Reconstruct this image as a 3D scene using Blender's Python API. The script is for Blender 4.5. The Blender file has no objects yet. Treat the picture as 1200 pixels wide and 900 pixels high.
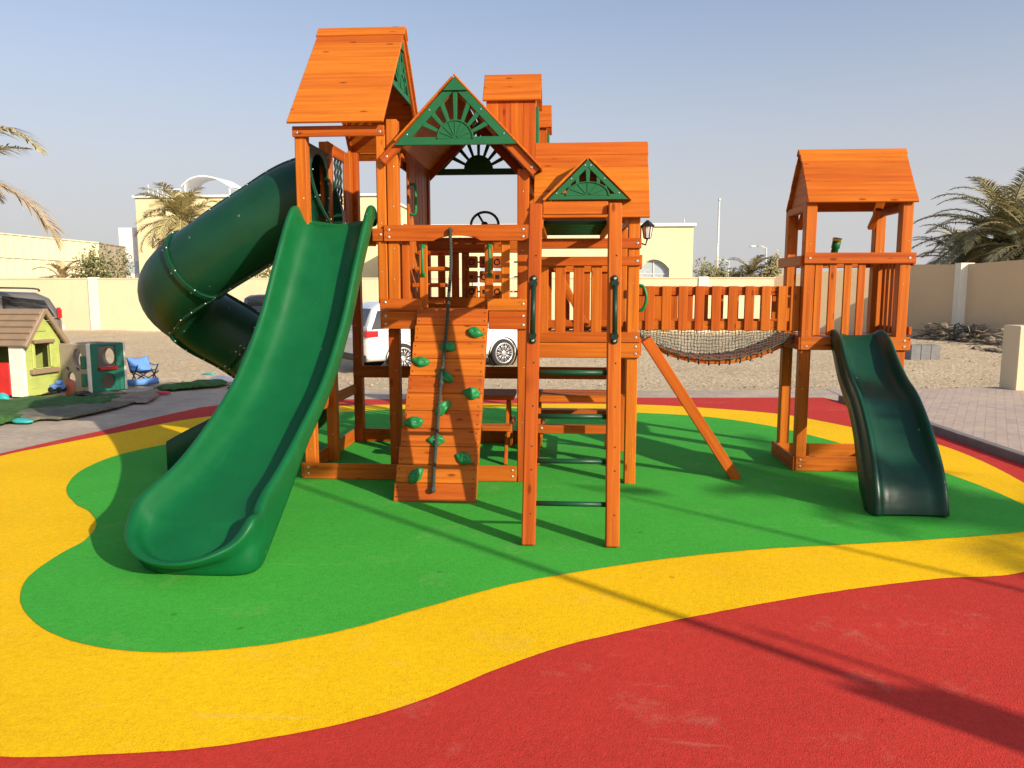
import bpy, bmesh, math, random
from mathutils import Vector, Matrix, noise
random.seed(7)
R = math.radians
V = Vector
C = bpy.context.scene.collection
# ------------------------------------------------------------------ survey: camera station of the photograph
CAM_H = 1.55
PITCH = math.atan(112 / 900)
YAW = R(4)
def _ray(x, y):
    u = (x - 600) / 900; v = (450 - y) / 900
    f = math.cos(PITCH) + v * math.sin(PITCH); z = -math.sin(PITCH) + v * math.cos(PITCH)
    c, s = math.cos(YAW), math.sin(YAW)
    return V((u * c - f * s, u * s + f * c, z))
def at(x, y, Y):
    d = _ray(x, y); t = Y / d.y
    return V((d.x * t, Y, CAM_H + d.z * t))
def gnd(x, y, z=0.0):
    d = _ray(x, y); t = (z - CAM_H) / d.z
    return V((d.x * t, d.y * t, z))
def on_plane(x, y, p0, n):
    d = _ray(x, y); o = V((0, 0, CAM_H)); t = (p0 - o).dot(n) / d.dot(n)
    return o + d * t

# ------------------------------------------------------------------ materials
def new_mat(name):
    m = bpy.data.materials.new(name); m.use_nodes = True
    nt = m.node_tree; b = nt.nodes['Principled BSDF']
    return m, nt, b
def N(nt, t, **kw):
    n = nt.nodes.new(t)
    for k, v in kw.items():
        setattr(n, k, v)
    return n
def L(nt, a, b): nt.links.new(a, b)
def math_n(nt, op, a, b=None):
    n = N(nt, 'ShaderNodeMath', operation=op)
    for i, s in enumerate((a, b)):
        if s is None: continue
        if isinstance(s, (int, float)): n.inputs[i].default_value = s
        else: L(nt, s, n.inputs[i])
    return n.outputs[0]
def mix_col(nt, fac, a, b, mode='MIX'):
    n = N(nt, 'ShaderNodeMix', data_type='RGBA', blend_type=mode)
    if isinstance(fac, (int, float)): n.inputs[0].default_value = fac
    else: L(nt, fac, n.inputs[0])
    for i, s in ((6, a), (7, b)):
        if isinstance(s, (tuple, list)): n.inputs[i].default_value = (*s[:3], 1)
        else: L(nt, s, n.inputs[i])
    return n.outputs[2]
def ramp(nt, fac, stops):
    n = N(nt, 'ShaderNodeValToRGB'); cr = n.color_ramp
    while len(cr.elements) < len(stops): cr.elements.new(.5)
    for e, (p, c) in zip(cr.elements, stops):
        e.position = p; e.color = (*c, 1) if isinstance(c, (tuple, list)) else (c, c, c, 1)
    L(nt, fac, n.inputs[0]); return n.outputs[0]
def noise_n(nt, vec, scale, detail=3, rough=.5):
    n = N(nt, 'ShaderNodeTexNoise'); n.inputs['Scale'].default_value = scale
    n.inputs['Detail'].default_value = detail; n.inputs['Roughness'].default_value = rough
    if vec is not None: L(nt, vec, n.inputs['Vector'])
    return n.outputs['Fac']
def bump(nt, b, h, strength=.3, dist=.01):
    n = N(nt, 'ShaderNodeBump'); n.inputs['Strength'].default_value = strength
    n.inputs['Distance'].default_value = dist
    L(nt, h, n.inputs['Height']); L(nt, n.outputs[0], b.inputs['Normal'])

def plain(name, col, rough=.5, metal=0., var=.12, scale=6., bumps=0., spec=.5, coat=0.):
    m, nt, b = new_mat(name)
    g = N(nt, 'ShaderNodeNewGeometry').outputs['Position']
    f = noise_n(nt, g, scale, 4, .6)
    lo = tuple(c * (1 - var) for c in col); hi = tuple(min(1, c * (1 + var)) for c in col)
    L(nt, ramp(nt, f, [(.3, lo), (.7, hi)]), b.inputs['Base Color'])
    b.inputs['Roughness'].default_value = rough; b.inputs['Metallic'].default_value = metal
    b.inputs['Specular IOR Level'].default_value = spec
    b.inputs['Coat Weight'].default_value = coat
    if bumps: bump(nt, b, noise_n(nt, g, scale * 25, 3), bumps, .004)
    return m

def wood_mat(name, c_lo, c_mid, c_hi, rough=.5):
    m, nt, b = new_mat(name)
    uv = N(nt, 'ShaderNodeUVMap').outputs[0]
    sx = N(nt, 'ShaderNodeSeparateXYZ'); L(nt, uv, sx.inputs[0])
    idn = math_n(nt, 'FLOOR', math_n(nt, 'DIVIDE', sx.outputs[0], 10.))
    wn = N(nt, 'ShaderNodeTexWhiteNoise', noise_dimensions='1D'); L(nt, idn, wn.inputs['W'])
    rnd = wn.outputs['Value']
    def coord(su, sv):
        c = N(nt, 'ShaderNodeCombineXYZ')
        L(nt, math_n(nt, 'MULTIPLY', sx.outputs[0], su), c.inputs[0])
        L(nt, math_n(nt, 'MULTIPLY', sx.outputs[1], sv), c.inputs[1])
        L(nt, math_n(nt, 'MULTIPLY', idn, 3.7), c.inputs[2]); return c.outputs[0]
    streak = noise_n(nt, coord(1.3, 34), 1., 5, .6)
    fine = noise_n(nt, coord(5, 190), 1., 3, .6)
    broad = noise_n(nt, coord(1.1, 6), 1., 2)
    base = ramp(nt, streak, [(.28, c_lo), (.5, c_mid), (.75, c_hi)])
    base = mix_col(nt, math_n(nt, 'MULTIPLY', fine, .5), base, tuple(c * .6 for c in c_mid))
    crk = ramp(nt, noise_n(nt, coord(.8, 75), 1., 4, .75), [(.66, 0.), (.73, .55)])
    base = mix_col(nt, crk, base, tuple(c * .35 for c in c_lo))      # dark checks along the grain
    # board to board tone
    tone = N(nt, 'ShaderNodeHueSaturation'); L(nt, base, tone.inputs['Color'])
    v = math_n(nt, 'ADD', math_n(nt, 'MULTIPLY', rnd, .26), math_n(nt, 'MULTIPLY', broad, .42))
    L(nt, math_n(nt, 'ADD', v, .67), tone.inputs['Value'])
    L(nt, math_n(nt, 'ADD', math_n(nt, 'MULTIPLY', rnd, .013), .4925), tone.inputs['Hue'])
    # knots
    vo = N(nt, 'ShaderNodeTexVoronoi', feature='F1'); L(nt, coord(3.6, 10.5), vo.inputs['Vector']); vo.inputs['Scale'].default_value = 1.
    k = ramp(nt, vo.outputs['Distance'], [(.06, 1.), (.15, 0.)])
    col = mix_col(nt, math_n(nt, 'MULTIPLY', k, .75), tone.outputs[0], (c_lo[0] * .3, c_lo[1] * .22, c_lo[2] * .35))
    L(nt, col, b.inputs['Base Color'])
    b.inputs['Roughness'].default_value = rough; b.inputs['Specular IOR Level'].default_value = .14
    bump(nt, b, math_n(nt, 'ADD', streak, math_n(nt, 'MULTIPLY', fine, .6)), .25, .003)
    return m

M = {}
M['wood'] = wood_mat('stained cedar', (.33, .062, .007), (.47, .112, .011), (.60, .170, .018))
M['roofwood'] = wood_mat('stained roof boards', (.38, .080, .007), (.50, .128, .012), (.60, .178, .019), .5)
M['bolt'] = plain('galvanised bolt', (.55, .55, .56), .35, .9)
def plastic(name, col, rough=.38, var=.1, spec=.32):
    m, nt, b = new_mat(name)
    g = N(nt, 'ShaderNodeNewGeometry').outputs['Position']
    f = noise_n(nt, g, 3.5, 4, .65); sc = noise_n(nt, g, 55, 4, .7)
    c = ramp(nt, f, [(.3, tuple(x * (1 - var) for x in col)), (.7, tuple(x * (1 + var) for x in col))])
    dust = ramp(nt, sc, [(.62, 0.), (.80, .08)])
    c = mix_col(nt, dust, c, (.30, .32, .24))
    mp = N(nt, 'ShaderNodeMapping'); mp.inputs['Scale'].default_value = (26, 1.6, 1.6); L(nt, g, mp.inputs[0])
    rub = ramp(nt, noise_n(nt, mp.outputs[0], 1., 5, .65), [(.60, 0.), (.78, .10)])      # pale rub marks running down the bed
    c = mix_col(nt, rub, c, tuple(min(1, x * 2.2 + .05) for x in col))
    spk = N(nt, 'ShaderNodeTexVoronoi', feature='F1'); L(nt, g, spk.inputs['Vector']); spk.inputs['Scale'].default_value = 5.
    c = mix_col(nt, ramp(nt, spk.outputs['Distance'], [(.035, .35), (.06, 0.)]), c, (.30, .33, .24))
    L(nt, c, b.inputs['Base Color'])
    L(nt, ramp(nt, f, [(.3, rough - .06), (.7, rough + .1)]), b.inputs['Roughness'])
    b.inputs['Specular IOR Level'].default_value = spec
    bump(nt, b, noise_n(nt, g, 160, 2), .08, .002)
    return m
M['slide_green'] = plastic('bright green slide plastic', (.002, .098, .026), .40)
M['tube_green'] = plastic('dark green slide plastic', (.005, .052, .024), .40)
M['rib_green'] = plastic('small slide plastic', (.004, .044, .024), .34)
M['hold_green'] = plastic('climbing hold plastic', (.012, .19, .050), .42)
M['handle_green'] = plastic('handle plastic', (.010, .12, .035), .4)
M['dark_handle'] = plastic('dark green handle', (.006, .028, .016), .4)
M['rung_green'] = plastic('green coated rung', (.006, .06, .028), .4)
M['paint_green'] = plastic('green paint', (.010, .115, .040), .5)
M['black'] = plain('black plastic', (.012, .012, .013), .4)
M['blackmetal'] = plain('black metal', (.02, .02, .022), .45, .3)
M['rope'] = plain('black rope', (.045, .055, .045), .9, bumps=.8, scale=30)
M['netrope'] = plain('dark net cord', (.10, .11, .09), .9, scale=30)
M['glasswhite'] = plain('frosted lantern glass', (.75, .75, .74), .3)
M['yellowp'] = plain('yellow plastic', (.80, .48, .03), .45)
M['redp'] = plain('red plastic', (.55, .02, .015), .4)
M['lime'] = plain('lime plastic', (.40, .46, .12), .5)
M['creamp'] = plain('cream plastic', (.78, .74, .62), .5)
M['taupe'] = plain('taupe plastic', (.27, .19, .12), .55)
M['cubebeige'] = plain('beige plastic', (.36, .30, .23), .55)
M['cubegreen'] = plain('green cube plastic', (.008, .14, .085), .5)
M['bluefab'] = plain('blue fabric', (.11, .26, .58), .8)
M['teal'] = plain('teal plastic', (.03, .36, .34), .5)
M['orangep'] = plain('faded orange plastic', (.45, .11, .05), .5)

def rubber(name, col, mottled):
    m, nt, b = new_mat(name)
    g = N(nt, 'ShaderNodeNewGeometry').outputs['Position']
    vo = N(nt, 'ShaderNodeTexVoronoi', feature='F1'); L(nt, g, vo.inputs['Vector']); vo.inputs['Scale'].default_value = 190.
    sp = N(nt, 'ShaderNodeSeparateXYZ'); L(nt, vo.outputs['Color'], sp.inputs[0])
    gran = ramp(nt, sp.outputs[0], [(0., .87), (.5, 1.), (1., 1.10)])
    mid = ramp(nt, noise_n(nt, g, 26, 4, .7), [(.3, .90), (.7, 1.07)])
    big = ramp(nt, noise_n(nt, g, .9, 5, .65), [(.30, .90), (.55, 1.), (.75, 1.08)])
    c = mix_col(nt, 1., col, gran, 'MULTIPLY'); c = mix_col(nt, 1., c, mid, 'MULTIPLY'); c = mix_col(nt, 1., c, big, 'MULTIPLY')
    dust = ramp(nt, noise_n(nt, g, 2.1, 7, .75), [(.56, 0.), (.80, mottled)])
    c = mix_col(nt, dust, c, (.60, .47, .32))
    spots = N(nt, 'ShaderNodeTexVoronoi', feature='F1'); L(nt, g, spots.inputs['Vector']); spots.inputs['Scale'].default_value = 2.3
    sk = ramp(nt, spots.outputs['Distance'], [(.028, .55), (.05, 0.)])
    c = mix_col(nt, sk, c, tuple(x * .45 for x in col))
    L(nt, c, b.inputs['Base Color']); b.inputs['Roughness'].default_value = .85
    b.inputs['Specular IOR Level'].default_value = .12
    scuff = N(nt, 'ShaderNodeMapping'); scuff.inputs['Rotation'].default_value = (0, 0, .5); scuff.inputs['Scale'].default_value = (1, 7, 1); L(nt, g, scuff.inputs[0])
    sc_ = ramp(nt, noise_n(nt, scuff.outputs[0], 1.3, 6, .7), [(.62, 0.), (.74, .16)])
    c2_ = mix_col(nt, sc_, c, (.62, .52, .38)); L(nt, c2_, b.inputs['Base Color'])
    h = math_n(nt, 'ADD', vo.outputs['Distance'], noise_n(nt, g, 35, 3))
    bump(nt, b, h, .35, .004)
    return m
M['r_red'] = rubber('red rubber crumb', (.52, .042, .030), .26)
M['r_yellow'] = rubber('yellow rubber crumb', (.88, .525, .005), .14)
M['r_green'] = rubber('green rubber crumb', (.052, .38, .042), .18)

def sand_mat():
    m, nt, b = new_mat('sand')
    g = N(nt, 'ShaderNodeNewGeometry').outputs['Position']
    f = noise_n(nt, g, .5, 6, .65); f2 = noise_n(nt, g, 9, 5, .7); f3 = noise_n(nt, g, 2.4, 6, .8)
    c = ramp(nt, f, [(.3, (.76, .59, .37)), (.7, (.90, .73, .48))])
    c = mix_col(nt, ramp(nt, f2, [(.36, .6), (.52, 0.)]), c, (.40, .29, .17))
    c = mix_col(nt, ramp(nt, noise_n(nt, g, 40, 3, .7), [(.34, .3), (.48, 0.)]), c, (.36, .26, .16))
    c = mix_col(nt, ramp(nt, f3, [(.62, 0.), (.70, .35)]), c, (.34, .25, .16))
    L(nt, c, b.inputs['Base Color']); b.inputs['Roughness'].default_value = .95
    bump(nt, b, math_n(nt, 'ADD', f2, f3), 1., .2)
    return m
M['sand'] = sand_mat()
def paver_mat(name, c1, c2, mortar, rot, sandy=.5):
    m, nt, b = new_mat(name)
    g = N(nt, 'ShaderNodeNewGeometry').outputs['Position']
    mp = N(nt, 'ShaderNodeMapping'); mp.inputs['Rotation'].default_value = (0, 0, rot); L(nt, g, mp.inputs[0])
    br = N(nt, 'ShaderNodeTexBrick'); L(nt, mp.outputs[0], br.inputs[0])
    br.inputs['Scale'].default_value = 1.; br.inputs['Brick Width'].default_value = .21; br.inputs['Row Height'].default_value = .105
    br.inputs['Mortar Size'].default_value = .005; br.inputs['Color2'].default_value = (*c2, 1); br.inputs['Color1'].default_value = (*c1, 1); br.inputs['Color2'].default_value = (*c2, 1)
    br.inputs['Mortar'].default_value = (*mortar, 1)
    f = noise_n(nt, g, 1.1, 6, .7)
    c = mix_col(nt, ramp(nt, f, [(.45, 0.), (.68, sandy)]), br.outputs[0], (.56, .45, .31))
    c = mix_col(nt, ramp(nt, noise_n(nt, g, 14, 4), [(.4, .25), (.6, 0.)]), c, tuple(x * .6 for x in c1))
    L(nt, c, b.inputs['Base Color']); b.inputs['Roughness'].default_value = .9
    bump(nt, b, br.outputs['Fac'], -.5, .006)
    return m
M['pave'] = paver_mat('grey pavers', (.44, .36, .28), (.37, .30, .24), (.32, .25, .18), R(12), .9)
M['pave_r'] = paver_mat('mauve pavers', (.42, .32, .27), (.49, .38, .31), (.33, .25, .20), R(-62), .6)
M['kerb'] = plain('kerb concrete', (.18, .16, .15), .9, bumps=.4)

def render_wall(name, col, streak=.38):
    m, nt, b = new_mat(name)
    g = N(nt, 'ShaderNodeNewGeometry').outputs['Position']
    mp = N(nt, 'ShaderNodeMapping'); mp.inputs['Scale'].default_value = (1, 1, .25); L(nt, g, mp.inputs[0])
    f = noise_n(nt, mp.outputs[0], 1.6, 6, .7); f2 = noise_n(nt, g, .35, 4)
    c = ramp(nt, f2, [(.3, tuple(x * .93 for x in col)), (.7, tuple(min(1, x * 1.05) for x in col))])
    c = mix_col(nt, ramp(nt, f, [(.55, 0.), (.8, streak)]), c, tuple(x * .62 for x in col))
    L(nt, c, b.inputs['Base Color']); b.inputs['Roughness'].default_value = .9
    bump(nt, b, noise_n(nt, g, 30, 4), .2, .01)
    return m
M['cream_wall'] = render_wall('cream rendered wall', (.71, .58, .37))
M['pale_wall'] = render_wall('pale pillar render', (.80, .74, .60), .15)
M['tan_wall'] = render_wall('tan rendered wall', (.62, .46, .28))
M['bld_cream'] = render_wall('cream building render', (.82, .70, .40), .1)
M['bld_white'] = render_wall('white building render', (.80, .78, .74), .15)
M['fence_cream'] = render_wall('cream sheet fence', (.62, .58, .38), .25)
M['fence_brown'] = render_wall('brown sheet fence', (.30, .25, .21), .2)
M['winglass'] = plain('window glass', (.45, .52, .54), .12, 0, spec=.8)
M['white_paint'] = plain('white metal paint', (.78, .78, .76), .45)
M['galv'] = plain('pole steel', (.62, .62, .60), .4, .2)
M['car_white'] = plain('white car paint', (.80, .80, .80), .25, 0, .02, coat=.8)
M['car_silver'] = plain('silver car paint', (.17, .155, .14), .32, .4, .03, coat=.8)
M['car_black'] = plain('black car paint', (.02, .02, .022), .3, 0, .03, coat=.6)
M['car_glass'] = plain('dark car glass', (.015, .018, .02), .06, 0, .05, spec=.8)
M['tyre'] = plain('tyre rubber', (.022, .021, .020), .85)
M['rimmetal'] = plain('alloy rim', (.62, .62, .63), .3, .7)
M['taillight'] = plain('tail lamp', (.45, .01, .012), .2, coat=.5)
M['trunk'] = plain('palm trunk', (.20, .14, .09), .95, scale=14, var=.4, bumps=1.)
def leaf_mat(name, a, b_, c_):
    m, nt, b = new_mat(name)
    g = N(nt, 'ShaderNodeNewGeometry')
    f = noise_n(nt, g.outputs['Position'], 2.2, 3)
    col = ramp(nt, f, [(.3, a), (.5, b_), (.7, c_)])
    col = mix_col(nt, math_n(nt, 'MULTIPLY', g.outputs['Random Per Island'], .5), col, tuple(x * 1.4 for x in c_))
    L(nt, col, b.inputs['Base Color']); b.inputs['Roughness'].default_value = .6
    b.inputs['Specular IOR Level'].default_value = .3
    b.inputs['Transmission Weight'].default_value = 0
    return m
M['palm_leaf'] = leaf_mat('palm leaflets', (.17, .165, .07), (.24, .22, .10), (.34, .29, .14))
M['palm_dry'] = leaf_mat('dry palm leaflets', (.30, .20, .09), (.42, .29, .14), (.50, .37, .20))
M['palm_pale'] = leaf_mat('pale yellow palm leaflets', (.30, .26, .10), (.40, .34, .14), (.50, .42, .20))  # leaves of a paler, yellower colour
M['bush_leaf'] = leaf_mat('bush leaves', (.045, .075, .025), (.075, .105, .035), (.13, .15, .055))
M['bush_dry'] = leaf_mat('olive leaves', (.12, .12, .05), (.20, .18, .075), (.30, .25, .11))
M['grassmat'] = plain('artificial grass', (.035, .11, .022), .95, 0, .4, 9, bumps=1.)
M['sheet'] = plain('grey green sheet', (.13, .125, .085), .9, 0, .3, 5, bumps=.4)
M['stone'] = plain('sand stones', (.34, .27, .19), .95, 0, .4, 3)
M['tarp'] = plain('dusty brown tarp', (.24, .19, .14), .9, 0, .25, 5, bumps=.4)
M['debris'] = plain('dry branches', (.20, .16, .115), .95, 0, .4, 8)
M['block'] = plain('grey concrete block', (.20, .20, .20), .95, bumps=.6)

# ------------------------------------------------------------------ mesh builder
BID = [0]
def next_id():
    BID[0] += 1; return BID[0]
class MB:
    def __init__(s):
        s.bm = bmesh.new(); s.uv = s.bm.loops.layers.uv.new('UVMap')
    def merge(s, tb, mi=0, smooth=False):
        """append a temporary bmesh that already has a UVMap layer"""
        for f in tb.faces:
            f.material_index = mi; f.smooth = smooth
        me = bpy.data.meshes.new('tmp'); tb.to_mesh(me); tb.free()
        s.bm.from_mesh(me); bpy.data.meshes.remove(me)
    def board(s, p0, p1, w, h, side=(1, 0, 0), mi=0, bev=.004, segs=1):
        """a planed board from p0 to p1: w across along side, h along the third axis"""
        p0, p1 = V(p0), V(p1)
        ax = (p1 - p0); ln = ax.length; ax.normalize()
        sd = V(side); sd = (sd - ax * sd.dot(ax))
        if sd.length < 1e-4: sd = ax.orthogonal()
        sd.normalize(); th = ax.cross(sd)
        tb = bmesh.new(); uv = tb.loops.layers.uv.new('UVMap')
        bmesh.ops.create_cube(tb, size=1.)
        for v in tb.verts: v.co = V((v.co.x * ln, v.co.y * w, v.co.z * h))
        b = min(bev, .3 * min(w, h, ln))
        if b > 0: bmesh.ops.bevel(tb, geom=list(tb.edges), offset=b, segments=segs, affect='EDGES', profile=.5)
        i = next_id(); off = random.random()
        for f in tb.faces:
            n = f.normal
            for l in f.loops:
                c = l.vert.co
                u = c.x + ln / 2 + 1 + off
                v = c.y + .5 if abs(n.z) >= abs(n.y) else c.z + 1.1
                if abs(n.x) > .8: u, v = 1 + off + c.y * .2, c.z * .6
                l[uv].uv = (i * 10 + u % 8, v + off * 5)
        mid = (p0 + p1) / 2
        mt = Matrix(((ax.x, sd.x, th.x, mid.x), (ax.y, sd.y, th.y, mid.y), (ax.z, sd.z, th.z, mid.z), (0, 0, 0, 1)))
        tb.transform(mt); s.merge(tb, mi); return s
    def box(s, lo, hi, mi=0, bev=.006, segs=1):
        lo, hi = V(lo), V(hi); c = (lo + hi) / 2; d = hi - lo
        k = max(range(3), key=lambda i: d[i])
        a = V((0, 0, 0)); a[k] = d[k] / 2
        sd = [V((0, 1, 0)), V((0, 0, 1)), V((1, 0, 0))][k]; th = [V((0, 0, 1)), V((1, 0, 0)), V((0, 1, 0))][k]
        return s.board(c - a, c + a, abs(d.dot(sd)), abs(d.dot(th)), sd, mi, bev, segs)
    def tube(s, pts, r, n=8, mi=0, closed=False, smooth=True, caps=True):
        pts = [V(p) for p in pts]; rs = r if isinstance(r, (list, tuple)) else [r] * len(pts)
        bm = s.bm; rings = []; m = len(pts); prev = None; L_ = 0; i = next_id()
        for k, p in enumerate(pts):
            a = pts[(k - 1) % m] if (k > 0 or closed) else p
            b = pts[(k + 1) % m] if (k < m - 1 or closed) else p
            t = (b - a).normalized()
            if prev is None: u = t.orthogonal().normalized()
            else:
                u = prev - t * prev.dot(t)
                u = u.normalized() if u.length > 1e-6 else t.orthogonal().normalized()
            prev = u; w = t.cross(u)
            rings.append([bm.verts.new(p + (u * math.cos(2 * math.pi * q / n) + w * math.sin(2 * math.pi * q / n)) * rs[k]) for q in range(n)])
        seq = list(range(m - 1)) + ([m - 1] if closed else [])
        for k in seq:
            A, B = rings[k], rings[(k + 1) % m]
            for q in range(n):
                f = bm.faces.new((A[q], A[(q + 1) % n], B[(q + 1) % n], B[q])); f.smooth = smooth; f.material_index = mi
                for l, (uu, vv) in zip(f.loops, ((k, q), (k, q + 1), (k + 1, q + 1), (k + 1, q))): l[s.uv].uv = (i * 10 + uu * .1, vv * .03)
        if caps and not closed:
            for A in (rings[0][::-1], rings[-1]):
                f = bm.faces.new(A); f.material_index = mi
        return s
    def ball(s, p, r, mi=0, seg=8, scale=(1, 1, 1)):
        tb = bmesh.new(); tb.loops.layers.uv.new('UVMap')
        bmesh.ops.create_uvsphere(tb, u_segments=seg, v_segments=max(4, seg // 2 + 1), radius=r)
        for v in tb.verts: v.co = V((v.co.x * scale[0], v.co.y * scale[1], v.co.z * scale[2])) + V(p)
        s.merge(tb, mi, True); return s
    def disc(s, p, nrm, r, t, mi=0, n=10):
        """a short cylinder (bolt head, washer)"""
        nrm = V(nrm).normalized(); p = V(p)
        return s.tube([p - nrm * t * .5, p + nrm * t * .35, p + nrm * t * .5], [r, r, r * .8], n, mi, smooth=False)
    def bolts(s, pts, nrm=(0, -1, 0), r=.0105, mi=1):
        for p in pts: s.disc(p, nrm, r, .008, mi)
        return s
    def prism(s, loops, t, mat4, mi=0, swap=False, bev=.002):
        """a flat panel: outline and holes in 2-D, filled and extruded to thickness t, then placed by a matrix"""
        cu = bpy.data.curves.new('tmp', 'CURVE'); cu.dimensions = '2D'; cu.fill_mode = 'BOTH'
        cu.extrude = max(t / 2 - bev, .0005); cu.bevel_depth = bev; cu.bevel_resolution = 0; cu.offset = -bev
        for lp in loops:
            sp = cu.splines.new('POLY'); sp.points.add(len(lp) - 1)
            for q, (x, y) in zip(sp.points, lp): q.co = (x, y, 0, 1)
            sp.use_cyclic_u = True
        ob = bpy.data.objects.new('tmp', cu)
        me = bpy.data.meshes.new_from_object(ob)
        tb = bmesh.new(); tb.from_mesh(me)
        for l in list(tb.loops.layers.uv): tb.loops.layers.uv.remove(l)
        uv = tb.loops.layers.uv.new('UVMap'); i = next_id(); off = random.random()
        for f in tb.faces:
            for l in f.loops:
                c = l.vert.co
                a, b_ = (c.y, c.x) if swap else (c.x, c.y)
                l[uv].uv = (i * 10 + (a + 3 + off) % 9, b_ + c.z + off * 5)
        tb.transform(mat4); s.merge(tb, mi)
        bpy.data.objects.remove(ob); bpy.data.curves.remove(cu); bpy.data.meshes.remove(me)
        return s
    def quad(s, a, b, c, d, mi=0):
        i = next_id(); vs = [s.bm.verts.new(V(p)) for p in (a, b, c, d)]
        f = s.bm.faces.new(vs); f.material_index = mi
        for l, q in zip(f.loops, ((0, 0), (1, 0), (1, 1), (0, 1))): l[s.uv].uv = (i * 10 + q[0], q[1])
        return s
    def grid(s, rows, mi=0, smooth=True, close_u=False):
        bm = s.bm; i = next_id()
        vs = [[bm.verts.new(V(p)) for p in r] for r in rows]
        for a in range(len(vs) - 1):
            n = len(vs[a])
            for b in range(n if close_u else n - 1):
                f = bm.faces.new((vs[a][b], vs[a][(b + 1) % n], vs[a + 1][(b + 1) % n], vs[a + 1][b])); f.smooth = smooth; f.material_index = mi
                for l, q in zip(f.loops, ((a, b), (a, b + 1), (a + 1, b + 1), (a + 1, b))): l[s.uv].uv = (i * 10 + q[0] * .05, q[1] * .05)
        return vs
    def build(s, name, mats, parent=None, loc=None, subsurf=0, normals=False):
        if normals: bmesh.ops.recalc_face_normals(s.bm, faces=list(s.bm.faces))
        me = bpy.data.meshes.new(name)
        base = world_loc(parent) if parent is not None else (V(loc) if loc is not None else V((0, 0, 0)))
        if base.length > 0: s.bm.transform(Matrix.Translation(-base))
        s.bm.to_mesh(me); s.bm.free()
        for m in (mats if isinstance(mats, (list, tuple)) else [mats]): me.materials.append(M[m] if isinstance(m, str) else m)
        o = bpy.data.objects.new(name, me); C.objects.link(o)
        if parent is not None: o.parent = parent
        else: o.location = base
        if subsurf:
            md = o.modifiers.new('smooth', 'SUBSURF'); md.levels = subsurf; md.render_levels = subsurf
        return o
WL = {}
def world_loc(o):
    p = V((0, 0, 0))
    while o is not None:
        p = p + o.location; o = o.parent
    return p
def tag(o, label=None, cat=None, group=None, kind=None):
    if label: o['label'] = label
    if cat: o['category'] = cat
    if group: o['group'] = group
    if kind: o['kind'] = kind
    return o
def empty(name, loc, parent=None):
    o = bpy.data.objects.new(name, None); C.objects.link(o); o.empty_display_size = .1
    if parent is not None: o.parent = parent; o.location = V(loc) - world_loc(parent)
    else: o.location = loc
    return o
def frame_mat(org, xa, ya):
    xa, ya = V(xa).normalized(), V(ya).normalized(); za = xa.cross(ya); o = V(org)
    return Matrix(((xa.x, ya.x, za.x, o.x), (xa.y, ya.y, za.y, o.y), (xa.z, ya.z, za.z, o.z), (0, 0, 0, 1)))
def catmull(pts, n):
    out = []; P = [V(p) for p in pts]; P = [P[0] * 2 - P[1]] + P + [P[-1] * 2 - P[-2]]
    for i in range(1, len(P) - 2):
        for k in range(n):
            t = k / n; a, b, c, d = P[i - 1], P[i], P[i + 1], P[i + 2]
            out.append(.5 * ((2 * b) + (c - a) * t + (2 * a - 5 * b + 4 * c - d) * t * t + (3 * b - a - 3 * c + d) * t ** 3))
    out.append(P[-2]); return out
def lerp(a, b, t): return a + (b - a) * t
def table(xs, ys, x):
    if x <= xs[0]: return ys[0]
    for i in range(len(xs) - 1):
        if x <= xs[i + 1]: 
            t = (x - xs[i]) / (xs[i + 1] - xs[i]); return ys[i] + (ys[i + 1] - ys[i]) * t
    return ys[-1]
# ================================================================== camera, sky, sun
scn = bpy.context.scene
cd = bpy.data.cameras.new('camera'); cam = bpy.data.objects.new('camera', cd); C.objects.link(cam)
cd.sensor_width = 36; cd.lens = 27; cd.clip_start = .05; cd.clip_end = 3000
cam.location = (0, 0, CAM_H); cam.rotation_euler = (R(90) - PITCH, 0, YAW)
scn.camera = cam
SUN_AZ, SUN_EL = R(49.5), R(22.3)        # towards the sun: right of and behind the camera
sun_dir = V((math.sin(SUN_AZ) * math.cos(SUN_EL), -math.cos(SUN_AZ) * math.cos(SUN_EL), math.sin(SUN_EL)))
w = bpy.data.worlds.new('World'); scn.world = w; w.use_nodes = True
nt = w.node_tree; bg = nt.nodes['Background']
sky = nt.nodes.new('ShaderNodeTexSky'); sky.sky_type = 'NISHITA'; sky.sun_disc = False
sky.sun_elevation = SUN_EL; sky.sun_rotation = math.atan2(sun_dir.x, sun_dir.y) % (2 * math.pi)
sky.air_density = 1.0; sky.dust_density = 2.7; sky.ozone_density = 2.6; sky.altitude = 0
gm_ = nt.nodes.new('ShaderNodeGamma'); gm_.inputs[1].default_value = .70; nt.links.new(sky.outputs[0], gm_.inputs[0])
tn = nt.nodes.new('ShaderNodeMix'); tn.data_type = 'RGBA'; tn.blend_type = 'MULTIPLY'; tn.inputs[0].default_value = 1; tn.inputs[7].default_value = (1.08, 1.0, 1.03, 1)   # desert dust: a touch warmer
nt.links.new(gm_.outputs[0], tn.inputs[6])
tcw = nt.nodes.new('ShaderNodeTexCoord'); sxw = nt.nodes.new('ShaderNodeSeparateXYZ'); nt.links.new(tcw.outputs['Generated'], sxw.inputs[0])
rw_ = nt.nodes.new('ShaderNodeValToRGB'); rw_.color_ramp.interpolation = 'EASE'      # pale dust haze low in the sky
rw_.color_ramp.elements[0].position = .0; rw_.color_ramp.elements[0].color = (.88, .88, .88, 1); rw_.color_ramp.elements[1].position = .38; rw_.color_ramp.elements[1].color = (0, 0, 0, 1)
nt.links.new(sxw.outputs[2], rw_.inputs[0])
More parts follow.
